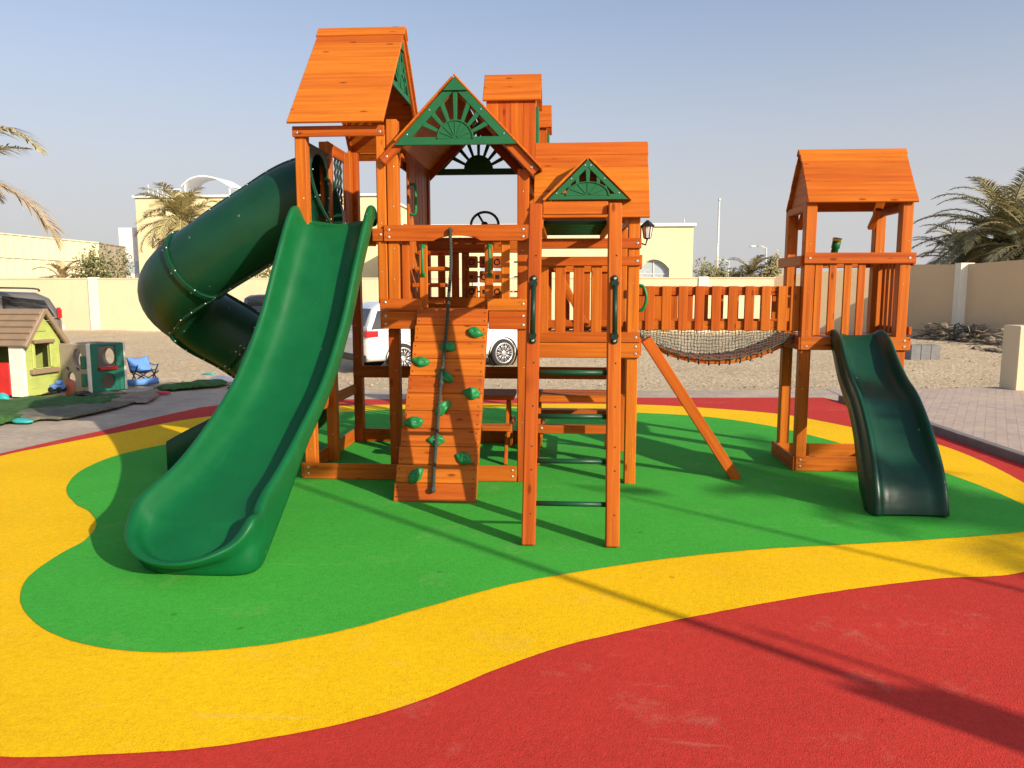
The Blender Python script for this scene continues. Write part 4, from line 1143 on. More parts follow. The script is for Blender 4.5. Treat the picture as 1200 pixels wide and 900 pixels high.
# ================================================================== poles
def pole(name, px, py_top, Y, r, label, cat, arm=None):
    p = at(px, py_top, Y); o = tag(empty(name, (p.x, Y, 0)), label, cat)
    MB().tube([(p.x, Y, -.02), (p.x, Y, p.z)], [r, r * .7], 10).build('pole', 'galv', o)
    if arm:
        o['group'] = 'distant street lamps'
        q = V((p.x + arm, Y, p.z + .1)); MB().tube([(p.x, Y, p.z - .1), (p.x + arm * .4, Y, p.z + .12), q], r * .5, 6).build('arm', 'galv', o)
        MB().ball(q + V((arm * .25, 0, 0)), .28, 0, 8, (1.3, .6, .35)).build('lamp_head', 'white_paint', o)
    else: MB().ball(p, r * 1.3, 0, 8).build('finial', 'galv', o)
    return o
pole('flagpole', 843, 234, 52, .085, 'tall bare white flagpole behind the back wall', 'flagpole')
pole('street_lamp', 898, 290, 75, .11, 'distant street lamp above the yellowish tree near the lookout tower', 'street lamp', -1.0)
pole('street_lamp', 854, 306, 80, .10, 'farther lower street lamp beside the tall flagpole', 'street lamp', -.9)

# ================================================================== plants
def frond(mb, base, azim, elev, ln, droop, n=26, w=.34, mi=0, twist=0.):
    """one feather frond: rachis as a thin tube and folded pairs of narrow leaflets"""
    h = V((math.cos(azim), math.sin(azim), 0)); p = V(base); e = elev; pts = [p.copy()]
    for k in range(n):
        d = h * math.cos(e) + V((0, 0, math.sin(e))); p = p + d * (ln / n); e -= droop / n * (.5 + 1.2 * k / n); pts.append(p.copy())
    mb.tube(pts[::2] + [pts[-1]], [.022 * ln / 2 * (1 - .85 * k / (len(pts[::2]))) + .003 for k in range(len(pts[::2]) + 1)], 4, mi, caps=False)
    bm = mb.bm
    for k in range(4, n * 3):
        f = k / 3; i = int(f); a = pts[min(i, n)].lerp(pts[min(i + 1, n)], f - i)
        t = (pts[min(i + 1, n)] - pts[max(i - 1, 0)]).normalized()
        sd = t.cross(V((0, 0, 1)));
        if sd.length < .05: sd = t.orthogonal()
        sd.normalize(); up = sd.cross(t).normalized()
        q = k / (n * 3); l_ = w * (math.sin(math.pi * min(1, q * .92 + .10)) ** .6) * random.uniform(.75, 1.15)
        for sg in (-1, 1):
            dr = (sd * sg * .75 + t * random.uniform(.55, .9) + up * random.uniform(.05, .42) + V((0, 0, -.18))).normalized()
            wv = up.cross(dr).normalized() * (.010 + .010 * ln / 3)
            tip = a + dr * l_ + V((0, 0, -.16 * l_)); mid = a + dr * l_ * .5
            vs = [bm.verts.new(v) for v in (a - wv * .5, mid - wv, tip, mid + wv, a + wv * .5)]
            fc = bm.faces.new(vs); fc.material_index = mi
def palm(name, loc, h, n, ln, label, cat='palm tree', mats=('palm_leaf', 'palm_dry'), group='date palms round the lot', dry=.15, trunk_r=.2, wd=.34, fixed=()):
    o = tag(empty(name, loc), label, cat, group); b = V(loc)
    mb = MB(); pts = [b + V((.06 * math.sin(z * 1.3), .05 * math.cos(z), z)) for z in [h * k / 14 for k in range(15)]]
    mb.tube(pts, [trunk_r * (1.25 - .25 * min(1, k / 4) + .06 * (k % 2)) for k in range(15)], 12); mb.build('trunk', 'trunk', o)
    cr = MB(); top = b + V((0, 0, h))
    for k in range(n):
        q = k / n; el = R(78) - q * R(108) + random.uniform(-.14, .14)
        frond(cr, top + V((random.uniform(-.1, .1), random.uniform(-.1, .1), random.uniform(-.15, .1))), k * 2.4 + random.uniform(-.3, .3), el, ln * random.uniform(.8, 1.08), R(75) + random.uniform(-.2, .4), 22, wd, 1 if q > 1 - dry else 0)
    for a_ in fixed: frond(cr, top, *a_)
    cr.build('crown', list(mats), o); return o
def bush(name, loc, rx, ry, h, label, mats=('bush_leaf',), n=900, leaf=.09, cat='bush', clumps=9, trunk=True):
    o = tag(empty(name, loc), label, cat, 'shrubs above the wall' if name == 'bush' else 'trees beyond the wall'); b = V(loc); mb = MB(); bm = mb.bm
    cs = [(V((random.uniform(-.7, .7) * rx, random.uniform(-.6, .6) * ry, random.uniform(.35, .85) * h)), random.uniform(.28, .5)) for _ in range(clumps)]
    for k in range(n):
        c, r = random.choice(cs); d = V((random.gauss(0, 1), random.gauss(0, 1), random.gauss(0, 1))).normalized() * (random.random() ** .4)
        p = b + c + V((d.x * rx * r * 1.3, d.y * ry * r * 1.3, d.z * h * r * .8))
        if p.z < b.z: continue
        a = V((random.uniform(-1, 1), random.uniform(-1, 1), random.uniform(-.3, 1))).normalized(); s_ = a.orthogonal().normalized(); L_ = leaf * random.uniform(.6, 1.4)
        vs = [bm.verts.new(v) for v in (p, p + a * L_ * .5 + s_ * L_ * .24, p + a * L_, p + a * L_ * .5 - s_ * L_ * .24)]
        f = bm.faces.new(vs); f.material_index = k % len(mats)
    mb.build('foliage', list(mats), o)
    st_ = MB()
    for c, r in cs[:5]: st_.tube([b, b + c * .55 + V((0, 0, .1)), b + c], [.05, .03, .012], 5)
    st_.build('stem', 'trunk', o); return o
# big palm just outside the frame on the left; two fronds reach into view
pl = at(-105, 186, 15.)
palm('date_palm', (pl.x, 15., 0), pl.z - .1, 26, 1.9, 'date palm at the left edge with drooping half-dry fronds reaching into view', mats=('palm_pale', 'palm_dry'), dry=.4, trunk_r=.24, wd=.5, fixed=[(R(3), R(42), 3.1, R(92), 34, .85, 0), (R(8), R(16), 2.4, R(20), 26, .6, 0), (R(12), R(-2), 3.45, R(72), 34, .8, 1)])
p2 = at(214, 262, 38)
palm('date_palm', (p2.x, 38, 0), p2.z + .2, 40, 2.7, 'sunlit date palm growing in front of the tall cream building behind the tube slide', mats=('palm_pale', 'palm_dry'), trunk_r=.28, wd=.75)
p3 = at(1180, 285, 37)
palm('date_palm', (p3.x, 37, 0), p3.z + .1, 74, 4.4, 'large bushy date palm rising over the tan wall at the right edge', trunk_r=.34, wd=.72, dry=.1)
p3 = at(1135, 300, 40)
palm('date_palm', (p3.x, 40, 0), p3.z - .3, 56, 3.3, 'smaller date palm left of the large one behind the tan wall', trunk_r=.32, wd=.62, dry=.1)
p3 = at(1215, 290, 34)
palm('date_palm', (p3.x, 34, 0), p3.z - .2, 56, 3.9, 'date palm partly cut off by the right edge behind the wall', trunk_r=.32, wd=.62, dry=.1)
p4 = at(880, 322, 50)
palm('date_palm', (p4.x, 50, 0), p4.z, 26, 2.1, 'small spiky palm above the back wall between two round trees', mats=('bush_dry', 'palm_dry'), trunk_r=.25, wd=.5, dry=0)
for px, py, Y, rx, h, mats, lab in ((832, 330, 48, 1.1, 3.3, ('bush_leaf', 'bush_dry'), 'round dark green tree against the right corner of the cream building'), (903, 330, 50, .85, 3.7, ('bush_dry', 'palm_pale'), 'yellowish olive tree above the wall next to the lookout tower'), (860, 330, 51, .9, 2.7, ('bush_leaf', 'bush_dry'), 'low grey-green shrub behind the base of the flagpole')):
    p = at(px, py, Y); bush('tree', (p.x, Y, 0), rx, .9, h, lab, mats, 2600, .18, 'tree', 13)
for px, Y, rx, h, mats, lab in ((128, 36.6, 1.3, 3.25, ('bush_leaf', 'bush_dry'), 'green shrub showing above the wall in front of the brown fence section'), (100, 36.8, .65, 2.9, ('bush_dry', 'palm_pale'), 'small olive shrub above the wall left of the green shrub'), (312, 36.7, 1.2, 3.4, ('bush_leaf', 'bush_dry'), 'shrub above the wall seen below the upper tube of the slide'), (360, 36.7, 1.5, 3.4, ('bush_leaf', 'bush_dry'), 'shrub above the wall behind the big slide')):
    p = at(px, 330, Y); bush('bush', (p.x, Y, 0), rx, .6, h, lab, mats, 2200, .15)
p5 = at(72, 322, 36.4)
palm('date_palm', (p5.x, 36.4, 0), p5.z - .2, 16, 1.7, 'dry little palm sprouting above the wall by the sheet fence', mats=('palm_dry', 'palm_dry'), trunk_r=.16)

# ================================================================== cars
def car(name, loc, yaw, paint, label, prof, ln=4.7, wd=1.85, boxy=0., rails=False, spare=False):
    """loft along the car's length: stations (x, belt height, roof height, half width factor); nose at +x"""
    o = tag(empty(name, loc), label, 'car', 'cars parked on the sand'); o.rotation_euler = (0, 0, yaw)
    def fin(mb, n, mats, par=o, ss=0):
        ob = mb.build(n, mats, None); ob.parent = par; 
        if ss: md = ob.modifiers.new('s', 'SUBSURF'); md.levels = ss; md.render_levels = ss
        return ob
    hw = wd / 2; hl = ln / 2; belt = prof['belt']; zlo = prof.get('low', .28)
    mb = MB(); rows = []
    for fx, top, wf in prof['body']:
        x = (fx - .5) * ln; w_ = hw * wf
        sec = [(0, zlo), (w_ * .90, zlo), (w_ * .97, zlo + .10), (w_ * 1.0, zlo + .32), (w_ * 1.0, lerp(zlo, top, .72)), (w_ * .965, top - .035), (w_ * .93, top), (w_ * .5, top + .012), (0, top + .015)]
        rows.append([V((x, -y, z)) for y, z in sec] + [V((x, y, z)) for y, z in sec[-2:0:-1]])
    mb.grid(rows, close_u=True)
    for r_ in (rows[0], rows[-1][::-1]): mb.bm.faces.new([mb.bm.verts.new(v) for v in r_])
    bmesh.ops.remove_doubles(mb.bm, verts=mb.bm.verts, dist=.0005); bmesh.ops.recalc_face_normals(mb.bm, faces=mb.bm.faces)
    fin(mb, 'body', paint, ss=1)
    # greenhouse
    G = prof['cabin']; mb = MB(); rows = []; gl = []
    for fx, z, wf in G:
        x = (fx - .5) * ln; b = belt; w0, w1 = hw * .93, hw * wf
        sec = [(w0, b - .03), (lerp(w0, w1, .5) + .01, lerp(b, z, .5)), (w1, z - .05), (w1 * .93, z - .008), (w1 * .5, z + .012), (0, z + .015)]
        rows.append([V((x, -y, q)) for y, q in sec] + [V((x, y, q)) for y, q in sec[-2::-1]])
    mb.grid(rows)
    for r_ in (rows[0], rows[-1][::-1]): mb.bm.faces.new([mb.bm.verts.new(v) for v in r_])
    bmesh.ops.remove_doubles(mb.bm, verts=mb.bm.verts, dist=.0005); bmesh.ops.recalc_face_normals(mb.bm, faces=mb.bm.faces)
    fin(mb, 'cabin', paint)
    def side_pt(fx, t, sg):
        xs_ = [g[0] for g in G]; z = table(xs_, [g[1] for g in G], fx); wf = table(xs_, [g[2] for g in G], fx)
        y = lerp(hw * .93, hw * wf, t) + .012 + .01 * math.sin(math.pi * t)
        return V(((fx - .5) * ln, sg * y, lerp(belt - .03, z - .05, t)))
    for sg in (-1, 1):
        for f0, f1, s0, s1 in prof['win']:
            mb = MB(); q = [side_pt(f0, .12, sg), side_pt(f1, .12, sg), side_pt(f1 + s1, .92, sg), side_pt(f0 + s0, .92, sg)]
            rows = [[q[0].lerp(q[3], t / 3) + V((0, sg * .012 * math.sin(math.pi * t / 3), 0)), q[1].lerp(q[2], t / 3) + V((0, sg * .012 * math.sin(math.pi * t / 3), 0))] for t in range(4)]
            mb.grid(rows); fin(mb, 'window', 'car_glass')
        mb = MB().ball(((prof['mirror'] - .5) * ln, sg * (hw + .10), belt + .06), .10, 0, 10, (.6, 1, .75)); fin(mb, 'wing_mirror', paint)
        if rails:
            mb = MB(); xa_, xb_ = (prof['rails'][0] - .5) * ln, (prof['rails'][1] - .5) * ln; zt_ = max(g[1] for g in G)
            mb.tube(catmull([(xa_, sg * hw * .66, zt_), (xa_ + .12, sg * hw * .66, zt_ + .075), ((xa_ + xb_) / 2, sg * hw * .66, zt_ + .095), (xb_ - .12, sg * hw * .66, zt_ + .075), (xb_, sg * hw * .66, zt_)], 4), .022, 6); fin(mb, 'roof_rail', 'black')
        # tail lamp wraps the rear corner
        zl0, zl1 = prof['tail']; mb = MB(); xr = -hl * .985
        mb.box((xr - .02, sg * hw * prof.get('lampin', .62) if sg > 0 else -hw * .972, zl0), (xr + prof.get('lampl', .24), hw * .972 if sg > 0 else -hw * prof.get('lampin', .62), zl1), 0, .03, 2); fin(mb, 'tail_lamp', 'taillight')
        mb = MB().box((hl * .93, sg * hw * .5 if sg > 0 else -hw * .93, .68), (hl * .985, hw * .93 if sg > 0 else -hw * .5, .82), 0, .02); fin(mb, 'headlight', 'winglass')
    # rear and front glass
    for a, b in prof['ends']:
        mb = MB(); (f0, z0, w0), (f1, z1, w1) = a, b
        x0_, x1_ = (f0 - .5) * ln, (f1 - .5) * ln
        mb.quad((x0_, -hw * w0, z0), (x0_, hw * w0, z0), (x1_, hw * w1, z1), (x1_, -hw * w1, z1)); fin(mb, 'windscreen', 'car_glass')
    fin(MB().box((-hl * 1.005, -hw * .86, .30), (-hl * .97, hw * .86, .46), 0, .03), 'rear_bumper', 'black')
    fin(MB().box((-hl * 1.012, -.26, .70), (-hl * .985, .26, .82), 0, .005), 'number_plate', 'white_paint')
    for fx in prof['wheels']:
        for sg in (-1, 1):
            c = V(((fx - .5) * ln, sg * (hw - .10), .36)); r = .36
            mb = MB().tube([c + V((0, s_ * sg, 0)) for s_ in (-.13, -.11, .09, .118, .12)], [r * .9, r, r, r * .94, r * .72], 26)
            mb.tube([c + V((0, sg * .05, 0)), c + V((0, sg * .121, 0))], [r * 1.16, r * 1.16], 26, 1, caps=False)
            wv = fin(mb, 'wheel', ['tyre', 'black'])
            rm = MB(); oy = V((0, sg * .122, 0))
            rm.tube([c + oy + V((r * .70 * math.cos(a_ * math.pi / 14), 0, r * .70 * math.sin(a_ * math.pi / 14))) for a_ in range(28)], .020, 6, 0, True)
            for k in range(10):
                a_ = k * math.pi / 5; dv = V((math.cos(a_), 0, math.sin(a_)))
                for e_ in (-.13, .13):
                    d2 = V((math.cos(a_ + e_), 0, math.sin(a_ + e_))); rm.tube([c + oy + dv * .05, c + oy + d2 * r * .69], .011, 4)
            rm.disc(c + oy, (0, sg, 0), .06, .03, 0, 12); ob = rm.build('rim', 'rimmetal', None); ob.parent = wv
    if spare:
        c = V((-hl - .12, .1, .95)); mb = MB().tube([c + V((s_, 0, 0)) for s_ in (.12, .1, -.08, -.12)], [.30, .38, .38, .30], 24); fin(mb, 'spare_wheel', 'tyre')
    return o
suv = dict(belt=1.06, body=[(0, .98, .86), (.02, 1.05, .93), (.10, 1.08, 1.), (.5, 1.07, 1.), (.70, 1.05, 1.), (.88, .97, .97), (.97, .86, .88), (1., .74, .76)],
           cabin=[(.015, 1.12, .86), (.06, 1.52, .78), (.12, 1.665, .75), (.30, 1.70, .75), (.50, 1.68, .75), (.58, 1.62, .755), (.735, 1.08, .88)],
           win=[(.035, .27, .045, 0), (.285, .44, 0, 0), (.455, .655, 0, -.10)], mirror=.64, rails=(.10, .52), lampin=.5, lampl=.30, tail=(.88, 1.03), wheels=(.195, .80),
           ends=[((.010, 1.13, .76), (.058, 1.53, .68)), ((.725, 1.12, .80), (.575, 1.63, .70))])
g0 = gnd(470, 436, LOT)
ya = R(38); hx_ = V((math.cos(ya), math.sin(ya), 0)); side = V((math.sin(ya), -math.cos(ya), 0))
rear = V((g0.x, g0.y, 0)) - side * .82
ctr = rear + hx_ * (4.7 * (.5 - .195))
car('parked_car', (ctr.x, ctr.y, LOT - .03), ya, 'car_white', 'white estate car parked on the sand behind the climbing wall', suv)
gs = at(80, 372, 19.6)
car('parked_car', (gs.x - 2.15, 18.3, LOT + .19), R(215), 'car_silver', 'grey brown off-roader with roof rails parked behind the toy house', dict(suv, tail=(1.02, 1.26), lampin=.90, lampl=.08), 4.75, 1.85, rails=True)
jp = dict(belt=1.12, body=[(0, 1.10, .94), (.03, 1.13, .98), (.3, 1.13, 1.), (.6, 1.13, 1.), (.66, 1.10, .86), (.95, 1.06, .82), (1., 1.0, .78)],
          cabin=[(.01, 1.16, .93), (.02, 1.75, .88), (.06, 1.82, .87), (.4, 1.82, .87), (.55, 1.80, .87), (.60, 1.74, .88), (.66, 1.14, .92)],
          win=[(.06, .26, 0, 0), (.30, .55, 0, -.02)], mirror=.60, tail=(.80, 1.0), wheels=(.2, .8), low=.4,
          ends=[((.012, 1.2, .75), (.018, 1.7, .72)), ((.655, 1.2, .80), (.61, 1.72, .76))])
gj = at(318, 378, 21)
car('parked_car', (gj.x + .8, 22.6, LOT - .03), R(64), 'car_black', 'black boxy off-road car seen between the tube and the big slide', jp, 4.2, 1.85, spare=True)
# ================================================================== toys on the left
# toy house: gable face to the right-front, front wall with red half-door to the left
A_ = gnd(30, 466); B_ = gnd(73, 459)
ex_ = (B_ - A_).normalized(); GWd = (B_ - A_).length
fx_ = V((ex_.y, -ex_.x, 0))             # outward normal of the gable face
lx_ = -V((fx_.x, fx_.y, 0))             # along the ridge, away from the gable face
lx_ = V((-1, .05, 0)).normalized()
HL = 1.25
ph = tag(empty('playhouse', (A_.x, A_.y, 0)), 'lime plastic toy house with brown shingle roof and red half door', 'playhouse')
def hz(px, py): return max(.02, at(px, py, A_.y).z)
eave_z = hz(27, 398); apex_z = hz(48, 366) + .03
gm = frame_mat(A_, ex_, (0, 0, 1))
wx0, wx1, wz0, wz1 = GWd * .27, GWd * .70, .40, .77
siding = MB()
siding.prism([[(0, .012), (GWd, .012), (GWd, eave_z), (GWd * .5, apex_z - .06), (0, eave_z)], [(wx0, wz0), (wx0, wz1), (wx1, wz1), (wx1, wz0)]], .045, gm)
for k in range(7):
    z = .12 + k * .135
    for a_, b_ in ((.10, .24), (.74, .90)) if wz0 - .02 < z < wz1 + .02 else ((.12, .3), (.42, .52), (.66, .88)):
        if z > eave_z: a_, b_ = .35, .62
        p = A_ + ex_ * GWd * a_ + V((0, 0, z)); q = A_ + ex_ * GWd * b_ + V((0, 0, z + .003)); n_ = gm.col[2].xyz
        siding.board(p + n_ * .022, q + n_ * .022, .012, .012, (0, 0, 1))
siding.build('gable_wall', 'lime', ph)
n_ = gm.col[2].xyz
for z, hh, e in ((wz0 - .045, .07, .10), (wz1 + .015, .05, .04)):
    p = A_ + ex_ * (wx0 - e) + V((0, 0, z)); q = A_ + ex_ * (wx1 + e) + V((0, 0, z))
    MB().board(p + n_ * .05, q + n_ * .05, .09, hh, n_, bev=.012, segs=2).build('window_ledge', 'taupe', ph)
mb = MB()
for e in (wx0 - .015, wx1 + .015): mb.board(A_ + ex_ * e + n_ * .03 + V((0, 0, wz0)), A_ + ex_ * e + n_ * .03 + V((0, 0, wz1)), .05, .03, ex_, bev=.008)
mb.build('window_frame', 'lime', ph)
# front wall: cream corner post, doorway with red half door
def lpt(d, z=0, o=0.): return A_ + lx_ * d + V((0, 0, z))
mb = MB().board(lpt(.0, .012), lpt(.0, eave_z - .06), .06, .05, lx_)
mb.prism([[(.03, .012), (.19, .012), (.19, eave_z - .06), (.03, eave_z - .06)]], .05, frame_mat(A_, lx_, (0, 0, 1))); mb.build('corner_panel', 'creamp', ph)
MB().prism([[(.20, .03), (.62, .03), (.62, .50), (.20, .50)]], .05, frame_mat(A_, lx_, (0, 0, 1)), bev=.01).build('half_door', 'redp', ph)
MB().prism([[(.63, .012), (HL, .012), (HL, eave_z - .06), (.63, eave_z - .06)]], .05, frame_mat(A_, lx_, (0, 0, 1))).build('front_wall', 'creamp', ph)
bk = B_ + V((0, .0, 0))
MB().prism([[(0, .012), (HL, .012), (HL, eave_z), (0, eave_z)]], .05, frame_mat(bk, lx_, (0, 0, 1))).build('rear_wall', 'lime', ph)
fa = A_ + lx_ * HL
MB().prism([[(0, .012), (GWd, .012), (GWd, eave_z), (GWd * .5, apex_z - .06), (0, eave_z)]], .045, frame_mat(fa, ex_, (0, 0, 1))).build('side_wall', 'lime', ph)
def roof_side(p0, nm):
    mb = MB(); rd = A_ + ex_ * GWd * .5 + V((0, 0, apex_z)); e0 = p0 + V((0, 0, eave_z - .035))
    out = (e0 - rd); L_ = out.length; out.normalize(); e0 = e0 + out * .09; nb = 6
    for k in range(nb):
        a = rd.lerp(e0, k / nb); b = rd.lerp(e0, (k + 1) / nb); m = (a + b) / 2; nn = lx_.cross(b - a).normalized(); nn = nn if nn.z > 0 else -nn
        mb.board(m - lx_ * .10 + nn * .02, m + lx_ * (HL + .1) + nn * .02, (b - a).length * 1.04, .035, (b - a) + nn * .035, bev=.008)
    mb.board(rd - lx_ * .105, e0 - lx_ * .105, .05, .07, lx_, bev=.01)
    mb.build(nm, 'taupe', ph)
roof_side(A_, 'roof'); roof_side(B_, 'roof')
# things inside the toy house seen through its window
wh = A_ + ex_ * GWd * .5 + lx_ * .35 + V((0, 0, .55))
o = MB().tube([wh + V((.13 * math.cos(a_ * .4488), .05 * math.sin(a_ * .4488), .16 * math.sin(a_ * .4488))) for a_ in range(14)], .03, 6, closed=True).tube([V((wh.x, wh.y, .01)), wh + V((0, 0, -.16))], .025, 6)
tag(o.build('toy_disc', 'creamp', loc=(wh.x, wh.y, 0)), 'cream toy wheel standing inside the lime toy house', 'toy')

# climbing cube: beige panel and green panel with round and square openings
c0 = gnd(107, 461); cl = gnd(75, 459.0); crn = gnd(147, 456.5)
cu_ = tag(empty('play_cube', (c0.x, c0.y, 0)), 'beige and green plastic climbing cube with round holes beside the toy house', 'play cube')
CH = at(107, 403.5, c0.y).z
def circ(cx, cy, rx, ry, n=24): return [(cx + rx * math.cos(-2 * math.pi * q / n), cy + ry * math.sin(-2 * math.pi * q / n)) for q in range(n)]
def cube_panel(a, b, holes, mat, nm, t=.06):
    d = (b - a); w_ = d.length
    loops_ = [[(0, .01), (w_, .01), (w_, CH), (0, CH)]] + [h(w_) for h in holes]
    return MB().prism(loops_, t, frame_mat(a, d, (0, 0, 1)), bev=.012).build(nm, mat, cu_)
cube_panel(cl, c0, [lambda w_: circ(w_ * .62, CH * .72, w_ * .17, CH * .17), lambda w_: circ(w_ * .36, CH * .25, w_ * .15, CH * .17), lambda w_: circ(w_ * .25, CH * .48, .03, .03), lambda w_: circ(w_ * .62, CH * .48, .03, .03)], 'cubebeige', 'side_panel')
cube_panel(c0, crn, [lambda w_: [(w_ * .22, CH * .46), (w_ * .26, CH * .94), (w_ * .74, CH * .94), (w_ * .76, CH * .46)], lambda w_: circ(w_ * .50, CH * .22, w_ * .20, CH * .155)], 'cubegreen', 'side_panel')
d2 = (c0 - cl)
c3 = crn - d2
cube_panel(crn, c3, [lambda w_: circ(w_ * .5, CH * .7, w_ * .2, CH * .17)], 'cubebeige', 'side_panel')
cube_panel(c3, cl, [lambda w_: circ(w_ * .38, CH * .62, w_ * .16, CH * .2), lambda w_: circ(w_ * .7, CH * .3, w_ * .16, CH * .15)], 'cubebeige', 'side_panel')
dd = (crn - c0); w_ = dd.length; dn = dd.normalized(); nn = V((dn.y, -dn.x, 0))
MB().board(c0 + dn * w_ * .24 + nn * .03 + V((0, 0, CH * .49)), c0 + dn * w_ * .75 + nn * .03 + V((0, 0, CH * .49)), .10, .05, nn, bev=.01).build('sill', 'redp', cu_)
for p_, m_ in ((c0, 'creamp'), (crn, 'creamp')):
    MB().box((p_.x - .028, p_.y - .028, .008), (p_.x + .028, p_.y + .028, CH + .012), 0, .014, 2).build('corner_post', m_, cu_)
q = cl.lerp(c0, .86)
for z0, z1 in ((.14, .40), (.50, .76)):
    nn2 = V((d2.normalized().y, -d2.normalized().x, 0))
    MB().board(q + nn2 * .035 + V((0, 0, CH * z0)), q + nn2 * .035 + V((0, 0, CH * z1)), .10, .04, d2, bev=.015).build('bracket', 'cubegreen', cu_)

# blue folding camp chair
cc = gnd(166, 451); fs = at(166, 451, cc.y)
ch_ = tag(empty('folding_chair', (cc.x, cc.y, 0)), 'small blue folding camp chair on crossed legs beside the climbing cube', 'chair')
fw_ = V((.80, -.60, 0)); rt_ = V((.60, .80, 0)); up_ = V((0, 0, 1))
def cl(f, r, z): return V((cc.x, cc.y + .1, 0)) + (fw_ * f + rt_ * r + up_ * z) * .86
def cloth(name, fn, nu=8, nv=8):
    mb = MB(); mb.grid([[fn(i / nu, j / nv) for j in range(nv + 1)] for i in range(nu + 1)])
    mb.build(name, 'bluefab', ch_).modifiers.new('t', 'SOLIDIFY').thickness = .012
cloth('backrest', lambda u, v: cl(-.10 - .16 * u - .05 * math.sin(math.pi * v), lerp(-.19, .19, v), .24 + .25 * u + .02 * math.cos(2 * math.pi * v) * u))
cloth('seat', lambda u, v: cl(lerp(-.12, .17, u), lerp(-.18, .18, v), .25 - .055 * math.sin(math.pi * v) * math.sin(math.pi * min(1, u + .2)) + .02 * u))
for sg in (-1, 1):
    cloth('armrest', lambda u, v: cl(lerp(-.20, .17, u), sg * (.185 + .03 * v), .37 - .02 * math.sin(math.pi * u)), 4, 2)
    for a, b in (((-.15, .19 * sg, .02), (.17, .19 * sg, .38)), ((.17, .19 * sg, .02), (-.13, .19 * sg, .27)), ((-.13, .19 * sg, .22), (-.27, .19 * sg, .50))):
        MB().tube([cl(*a), cl(*b)], .011, 6).build('leg', 'blackmetal', ch_)
for f in (-.15, .17):
    for sg in (-1, 1): MB().tube([cl(f, .19 * sg, .02), cl(f + .01, -.19 * sg, .25)], .010, 6).build('leg', 'blackmetal', ch_)
mt_ = MB(); a, b = gnd(150, 453), gnd(185, 450)
mt_.tube([a + V((0, 0, .06)), a.lerp(b, .5) + V((0, 0, .055)), b + V((0, 0, .06))], [.05, .06, .055], 10)
tag(mt_.build('rolled_mat', 'bluefab', loc=(a.x, a.y, 0)), 'rolled blue mat lying under the blue folding chair', 'mat')

# crumpled artificial grass and tarps: sheets with folds
def crumpled(name, outline, h, label, mat, cat, seed, nx=46, ny=26, thick=.02, freq=2.2):
    pts = [gnd(*p) for p in outline]; poly = [(p.x, p.y) for p in pts]
    x0, x1 = min(p[0] for p in poly), max(p[0] for p in poly); y0, y1 = min(p[1] for p in poly), max(p[1] for p in poly)
    def inside(x, y):
        c = False; j = len(poly) - 1
        for i in range(len(poly)):
            xi, yi = poly[i]; xj, yj = poly[j]
            if (yi > y) != (yj > y) and x < (xj - xi) * (y - yi) / (yj - yi + 1e-9) + xi: c = not c
            j = i
        return c
    mb = MB(); bm = mb.bm; vs = {}
    def hh(x, y):
        a = noise.noise(V((x * freq, y * freq * 1.3, seed))); b = abs(noise.noise(V((x * freq * 2.1, y * freq * .9, seed + 9))))
        return .008 + h * max(0, .45 + a * .9 + (.5 - b) * .5)
    def vert(i, j):
        if (i, j) not in vs:
            x, y = x0 + (x1 - x0) * i / nx, y0 + (y1 - y0) * j / ny
            x += .05 * noise.noise(V((x * 5, y * 5, seed + 3))); y += .05 * noise.noise(V((x * 5, y * 5, seed + 5)))
            vs[(i, j)] = bm.verts.new((x, y, hh(x, y)))
        return vs[(i, j)]
    for i in range(nx):
        for j in range(ny):
            if inside(x0 + (x1 - x0) * (i + .5) / nx, y0 + (y1 - y0) * (j + .5) / ny):
                f = bm.faces.new((vert(i, j), vert(i + 1, j), vert(i + 1, j + 1), vert(i, j + 1))); f.smooth = True
    for v in bm.verts:
        if v.is_boundary: v.co.z = .010 + max(0, v.co.z - .02) * .35
    o = mb.build(name, mat, loc=(pts[0].x, pts[0].y, 0)); md = o.modifiers.new('t', 'SOLIDIFY'); md.thickness = thick; md.offset = 1
    return tag(o, label, cat)
crumpled('grass_mat', [(-60, 486), (-20, 473), (30, 470), (70, 467), (100, 465), (150, 462), (150, 468), (120, 474), (90, 480), (40, 484), (15, 496), (-30, 505)], .045, 'crumpled dark green artificial grass sheet heaped in front of the toy house', 'grassmat', 'grass mat', 2.2, 90, 50, freq=3.6)
crumpled('grass_mat', [(182, 456), (200, 452), (262, 450.5), (262, 453.5), (220, 457), (190, 459)], .07, 'thin strip of artificial grass lying on the sand beyond the blue chair', 'grassmat', 'grass mat', 7.7, 30, 12)
crumpled('grass_mat', [(-40, 505), (10, 497), (18, 492), (10, 488), (-40, 492)], .10, 'artificial grass scrap at the left edge below the larger heap', 'grassmat', 'grass mat', 4.7, 16, 10)
crumpled('folded_tarp', [(112, 465), (150, 461), (186, 459), (182, 468), (172, 474), (150, 473), (125, 472), (105, 474)], .06, 'dusty brown folded tarp lying in front of the climbing cube', 'tarp', 'tarp', 5.1, 60, 40, thick=.008, freq=2.6)
crumpled('ground_sheet', [(18, 488), (60, 481), (110, 476), (160, 473), (128, 482), (80, 492), (30, 495)], .05, 'flat grey green ground sheet at the front of the grass heap', 'sheet', 'ground sheet', 8.3, 40, 14)
